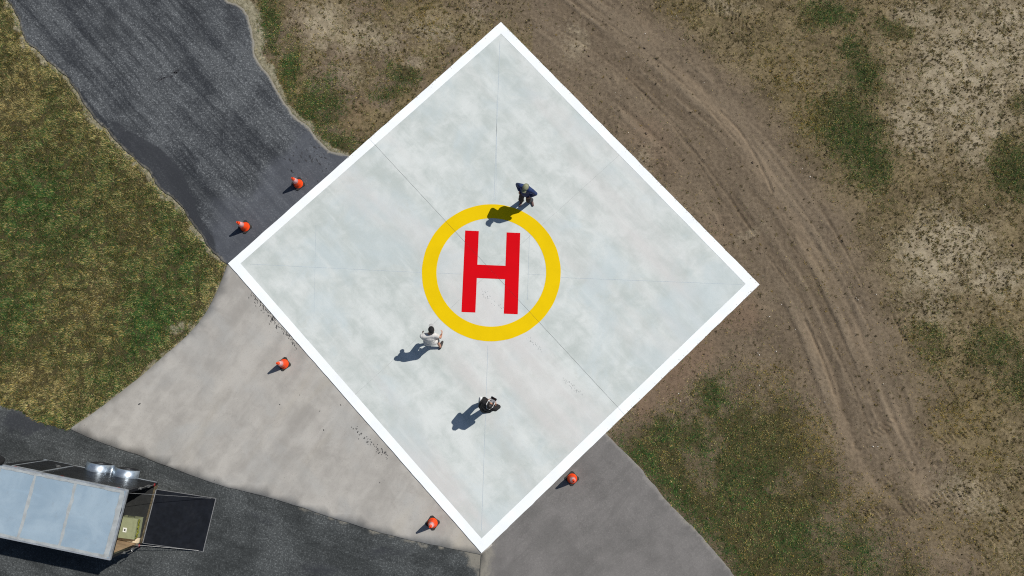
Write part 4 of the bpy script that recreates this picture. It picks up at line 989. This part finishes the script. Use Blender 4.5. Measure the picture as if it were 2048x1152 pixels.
def person(label, J, face, mats, sleeve, trouser, hat, base, belly=0.0):
    """J joints in metres; face = unit heading on the plan, sleeve / trouser = share of the limb that is covered"""
    base = np.array(base, float); f3 = unit([face[0], face[1], 0.0]); J = {k: np.array(v, float) for k, v in J.items()}
    up = unit(J['neck'] - J['pelvis']); hf = unit(J.get('look', f3)); hr = unit(np.cross(hf, [0, 0, 1.0])); hu = np.cross(hr, hf); HA = np.stack([hr, hf, hu], 1); right = unit(J['shR'] - J['shL']); fr = unit(np.cross(up, right)); TA = np.stack([right, fr, up], 1)
    def torso(e):
        P = [cap_piece(J['hipL'] + up * .03, J['hipR'] + up * .03, .115 + e, .115 + e), ell_piece(J['pelvis'] * .55 + J['chest'] * .45, np.array([.155 + e, .108 + e + belly, .20]), TA), ell_piece(J['chest'], np.array([.175 + e, .118 + e, .19]), TA), cap_piece(J['shL'] * .86 + J['shR'] * .14, J['shR'] * .86 + J['shL'] * .14, .068 + e, .068 + e)]
        P.append(cap_piece(J['pelvis'], J['chest'], .11 + e, .12 + e)); return P
    def limb(a, b, c, r0, r1, r2, e, share):
        P = []; a, b, c = J[a], J[b], J[c]; L1 = np.linalg.norm(b - a); L2 = np.linalg.norm(c - b); s = share * (L1 + L2)
        if s <= L1: q = a + (b - a) * s / L1; P.append(cap_piece(a, q, r0 + e, r0 + (r1 - r0) * s / L1 + e))
        else: t = (s - L1) / L2; P.append(cap_piece(a, b, r0 + e, r1 + e)); P.append(cap_piece(b, b + (c - b) * t, r1 + e, r1 + (r2 - r1) * t + e))
        return P
    body = torso(0) + [cap_piece(J['neck'] - up * .05, J['head'] - hu * .05, .062, .055)]
    hc = J['head']; body += [ell_piece(hc + hu * .02 - hf * .01, np.array([.077, .098, .105]), HA), ell_piece(hc - hu * .06 + hf * .03, np.array([.056, .062, .062]), HA), ell_piece(hc - hu * .015 + hf * .098, np.array([.012, .018, .022]), HA, 8, 6), ell_piece(hc - hu * .068 + hf * .088, np.array([.024, .010, .010]), HA, 8, 6), ell_piece(hc + hu * .03 + hf * .083, np.array([.05, .014, .012]), HA, 8, 6)]
    for s in (-1, 1): body.append(ell_piece(hc + hr * s * .079 - hu * .005, np.array([.012, .022, .032]), HA, 8, 6))
    for s in 'LR':
        body += limb('sh' + s, 'el' + s, 'wr' + s, .052, .042, .030, 0, 1.0); body += limb('hip' + s, 'kn' + s, 'an' + s, .085, .058, .040, 0, 1.0)
        body += hand_pieces(J['wr' + s], J['hd' + s] - J['wr' + s], J.get('pn' + s, [0, 0, -1.0]), J.get('sd' + s, f3), J.get('curl', .5) if 'curl' in J else .5)
        body.append(cap_piece(J['an' + s] - np.array([0, 0, .03]), J['toe' + s] * .7 + J['an' + s] * .3 - np.array([0, 0, .055]), .032, .02))
    o = fuse('person', body, mats['skin'], None, .0085, base, 2); o.location = base; tag(o, label, 'person', 'people standing on the helipad')
    sh = torso(.022); hem = J['pelvis'] - up * .03; sh.append(ell_piece(hem + up * .07, np.array([.178, .135 + belly, .13]), TA))
    for s in 'LR': sh += limb('sh' + s, 'el' + s, 'wr' + s, .060, .046, .034, .017, sleeve)
    fuse('shirt', sh, mats['shirt'], o, .012, base)
    tr = [cap_piece(J['hipL'], J['hipR'], .128, .128), ell_piece(J['pelvis'] + up * .06, np.array([.158, .122, .10]), TA)]
    for s in 'LR': tr += limb('hip' + s, 'kn' + s, 'an' + s, .092, .068, .056, .015, trouser)
    fuse('trousers', tr, mats['trousers'], o, .012, base)
    for s in 'LR':
        an = J['an' + s]; to = J['toe' + s]; d = unit((to - an) * np.array([1, 1, 0])); hl = an - d * .04
        fuse('shoe', [cap_piece(hl * [1, 1, 0] + [0, 0, an[2] - .045], an * [1, 1, 0] + d * .08 + [0, 0, an[2] - .05], .043, .045), cap_piece(an * [1, 1, 0] + d * .06 + [0, 0, an[2] - .05], an * [1, 1, 0] + d * .175 + [0, 0, an[2] - .057], .046, .036), cap_piece(an - [0, 0, .03], an, .046, .044)], mats['shoe'], o, .009, base, 2)
    fuse('hair', [ell_piece(hc + hu * .035 - hf * .022, np.array([.084, .098, .10]), HA), ell_piece(hc - hu * .03 - hf * .06, np.array([.072, .05, .07]), HA)], mats['hair'], o, .008, base, 2)
    for s in (-1, 1): fuse('eye', [ell_piece(hc + hr * s * .032 + hu * .012 + hf * .083, np.array([.013, .009, .008]), HA, 8, 6)], mats['hair'], o, .003, base, 1)
    if hat:
        c = fuse('cap', [ell_piece(hc + hu * .065 - hf * .008, np.array([.094, .112, .085]), HA), ell_piece(hc + hu * .045 - hf * .008, np.array([.092, .110, .05]), HA), ell_piece(hc + hu * .15 - hf * .008, np.array([.010, .010, .006]), HA, 8, 6)], mats['cap'], o, .007, base, 2)
        fuse('brim', [ell_piece(hc + hu * .050 + hf * .125, np.array([.078, .072, .010]), HA)], mats['brim'], c, .005, base, 2)
    return o


SKIN = simple('skin', C(190, 138, 112), 0.55, 0, 0.08, 12); HAIR = simple('dark_hair', C(24, 20, 18), 0.6, 0, 0.3, 60, 0.3)
NAVY = simple('navy_cloth', C(26, 48, 92), 0.85, 0, 0.25, 14, 0.3); CHAR = simple('charcoal_cloth', C(42, 43, 50), 0.9, 0, 0.25, 14, 0.3); KHAKI = simple('khaki_cap', C(140, 142, 112), 0.85, 0, 0.12, 20, 0.2)
OFFW = simple('offwhite_cloth', C(206, 203, 198), 0.85, 0, 0.06, 12, 0.3); BLK = simple('black_cloth', C(20, 20, 22), 0.85, 0, 0.3, 14, 0.3); TAN = simple('tan_shoe', C(98, 74, 70), 0.7); DSH = simple('dark_shoe', C(52, 46, 44), 0.7); WSH = simple('white_shoe', C(214, 214, 212), 0.6); GREY = simple('grey_cloth', C(168, 168, 166), 0.8)


def stand(base, face, hgt=1.75, lean=0.0, feet=None, arms=None, side=0.0):
    """joint table for a standing figure; feet: (left, right) plan points, arms: dict of explicit joints"""
    f = unit([face[0], face[1], 0]); r = np.array([f[1], -f[0], 0]); b = np.array([base[0], base[1], PADZ]); k = hgt / 1.75; up = unit(np.array([0, 0, 1.0]) + f * math.tan(lean) + r * side)
    J = {}; pel = b + np.array([0, 0, .94 * k]); J['pelvis'] = pel; J['chest'] = pel + up * .36 * k; J['neck'] = pel + up * .56 * k; J['head'] = J['neck'] + unit(up + np.array([0, 0, .6]) + f * .12) * .135 * k
    for s, q in (('L', -1), ('R', 1)):
        J['sh' + s] = pel + up * .50 * k + r * q * .185 * k; J['hip' + s] = pel + r * q * .095 * k - np.array([0, 0, .02])
        ft = np.array([*feet[0 if s == 'L' else 1], PADZ]); J['an' + s] = ft + np.array([0, 0, .085]); hp_ = J['hip' + s]; mid = (hp_ + J['an' + s]) / 2; L = np.linalg.norm(hp_ - J['an' + s]); bend = math.sqrt(max(0, (.44 * k) ** 2 - (L / 2) ** 2)); J['kn' + s] = mid + f * (bend + .01)
        J['toe' + s] = J['an' + s] + f * .18
    J.update({q: np.array(v) for q, v in (arms or {}).items()}); return J


def G3(x, y, z): return np.array([*G(x, y, z), z])


# navy shirt, khaki cap, hands at the hips, looking down at the ring
fa = unit([-0.42, -0.90, 0]); ra = np.array([fa[1], -fa[0], 0]); fl, fr_ = G(1063, 401, PADZ), G(1044, 402, PADZ); b0 = (fl + fr_) / 2 + np.array([-.03, .04])
JA_ = stand(b0, fa, 1.76, rad(3), (fl, fr_)); pel = JA_['pelvis']
JA_['elL'] = JA_['shL'] - ra * .13 - fa * .03 - np.array([0, 0, .26]); JA_['elR'] = JA_['shR'] + ra * .13 - fa * .06 - np.array([0, 0, .26])
JA_['wrL'] = pel - ra * .19 + fa * .10 + np.array([0, 0, .09]); JA_['wrR'] = pel + ra * .19 + fa * .08 + np.array([0, 0, .09]); JA_['hdL'] = pel - ra * .15 + fa * .16 - np.array([0, 0, .02]); JA_['hdR'] = pel + ra * .15 + fa * .15 - np.array([0, 0, .02])
JA_['pnL'] = ra; JA_['pnR'] = -ra; JA_['sdL'] = fa; JA_['sdR'] = fa; JA_['look'] = unit(fa - np.array([0, 0, .45])); JA_['toeL'] = JA_['anL'] + unit([.25, -.9, 0]) * .18
person('person in navy shirt and khaki cap with hands at hips above yellow ring', JA_, fa, dict(skin=SKIN, shirt=NAVY, trousers=CHAR, shoe=TAN, hair=HAIR, cap=KHAKI, brim=KHAKI), .93, .97, True, (b0[0], b0[1], PADZ), .045)

# pale T-shirt, dark cap, striding up the picture with both forearms raised
fa = unit([-0.08, 1.0, 0]); ra = np.array([fa[1], -fa[0], 0]); fr_, fl = G(881, 694, PADZ), G(853, 686, PADZ); b0 = (fl + fr_) / 2 + np.array([0.02, .05])
JB_ = stand(b0, fa, 1.76, rad(17), (fl, fr_)); pel = JB_['pelvis']
JB_['head'] = G3(863, 660.5, 1.66); JB_['look'] = unit(fa - np.array([0, 0, .35]))
JB_['elL'] = G3(849.5, 679, 1.12); JB_['wrL'] = G3(847, 669, 1.22); JB_['hdL'] = G3(844.5, 664, 1.30); JB_['elR'] = G3(880.5, 675, 1.12); JB_['wrR'] = G3(883, 669, 1.16); JB_['hdR'] = G3(884.5, 664, 1.20)
JB_['pnL'] = ra; JB_['pnR'] = -ra; JB_['sdL'] = np.array([0, 0, 1.0]); JB_['sdR'] = np.array([0, 0, 1.0]); JB_['toeR'] = JB_['anR'] + unit([.35, .9, 0]) * .18
person('person in pale T-shirt and shorts striding at the lower left of the ring', JB_, fa, dict(skin=SKIN, shirt=OFFW, trousers=CHAR, shoe=DSH, hair=HAIR, cap=BLK, brim=GREY), .36, .52, True, (b0[0], b0[1], PADZ))

# black jacket, both arms raised in front, holding the drone's controller
fa = unit([0.48, 0.88, 0]); ra = np.array([fa[1], -fa[0], 0]); fl, fr_ = G(962, 807, PADZ), G(984, 819, PADZ); b0 = (fl + fr_) / 2
JC_ = stand(b0, fa, 1.76, rad(-2), (fl, fr_)); hdp = G3(979.5, 811.5, 1.66); dsp = (hdp - JC_['head']) * [1, 1, 0]
for q in ('chest', 'neck', 'shL', 'shR'): JC_[q] = JC_[q] + dsp * (.6 if q == 'chest' else .95)
JC_['head'] = hdp; JC_['look'] = unit(fa - np.array([0, 0, .25])); ctr = G3(985.5, 801.5, 1.47)
JC_['elL'] = JC_['shL'] - ra * .06 + fa * .10 - np.array([0, 0, .24]); JC_['elR'] = JC_['shR'] + ra * .06 + fa * .10 - np.array([0, 0, .24])
JC_['wrL'] = ctr - ra * .13 - fa * .07 - np.array([0, 0, .03]); JC_['wrR'] = ctr + ra * .13 - fa * .07 - np.array([0, 0, .03]); JC_['hdL'] = ctr - ra * .09 + fa * .05; JC_['hdR'] = ctr + ra * .09 + fa * .05
JC_['pnL'] = ra; JC_['pnR'] = -ra; JC_['sdL'] = np.array([0, 0, 1.0]); JC_['sdR'] = np.array([0, 0, 1.0]); JC_['toeL'] = JC_['anL'] + unit([-.05, 1, 0]) * .18
person('person in black jacket holding up a drone controller below the ring', JC_, fa, dict(skin=SKIN, shirt=BLK, trousers=BLK, shoe=WSH, hair=HAIR), .92, .97, False, (b0[0], b0[1], PADZ), .06)
ct = empty('drone_controller', ctr, math.atan2(fa[1], fa[0]) - math.pi / 2); tag(ct, 'grey drone controller with white neck strap held by the person in black', 'controller')
M_CTL = simple('controller_grey', C(196, 198, 200), 0.5); M_SCR = simple('dark_screen', C(18, 20, 24), 0.15)
MX = Matrix.Rotation(rad(35), 4, 'X'); bm = bmesh.new(); add_box(bm, (0, 0, 0), (.17, .11, .045), MX); bm_obj('controller_body', bm, M_CTL, ct, bevel=.014)
bm = bmesh.new(); add_box(bm, (0, .10, .012), (.19, .10, .012), MX); sc_ = bm_obj('phone', bm, M_CTL, ct, bevel=.003); bm = bmesh.new(); add_box(bm, (0, .10, .0195), (.175, .088, .002), MX); bm_obj('screen', bm, M_SCR, sc_)
for s in (-1, 1):
    bm = bmesh.new(); add_lathe(bm, [(.008, .02), (.006, .04), (.013, .045), (.010, .05)], 10, MX @ Matrix.Translation((s * .05, .01, 0))); bm_obj('thumb_stick', bm, M_SCR, ct)
nk = Vector(JC_['neck'] + np.array([0, 0, .03])) - Vector(ctr); Mi = Matrix.Rotation(-(math.atan2(fa[1], fa[0]) - math.pi / 2), 4, 'Z'); nk = Mi @ nk
bm = bmesh.new(); pr = [Vector((-.08, .0, .03)), nk + Vector((-.10, .12, .07)), nk + Vector((-.10, .02, .085)), nk + Vector((-.05, -.085, .09)), nk + Vector((.05, -.085, .09)), nk + Vector((.10, .02, .085)), nk + Vector((.10, .12, .07)), Vector((.08, .0, .03))]
add_tube(bm, pr, .012, 6); bm_obj('neck_strap', bm, WSH, ct)

# bake the fused figures to plain meshes
dg = bpy.context.evaluated_depsgraph_get()
baked = [(o, m, bpy.data.meshes.new_from_object(o.evaluated_get(dg))) for o, m in FUSED]
for o, m, me in baked:
    o.modifiers.clear(); o.data = me; me.materials.clear(); me.materials.append(m)
    for p in me.polygons: p.use_smooth = True
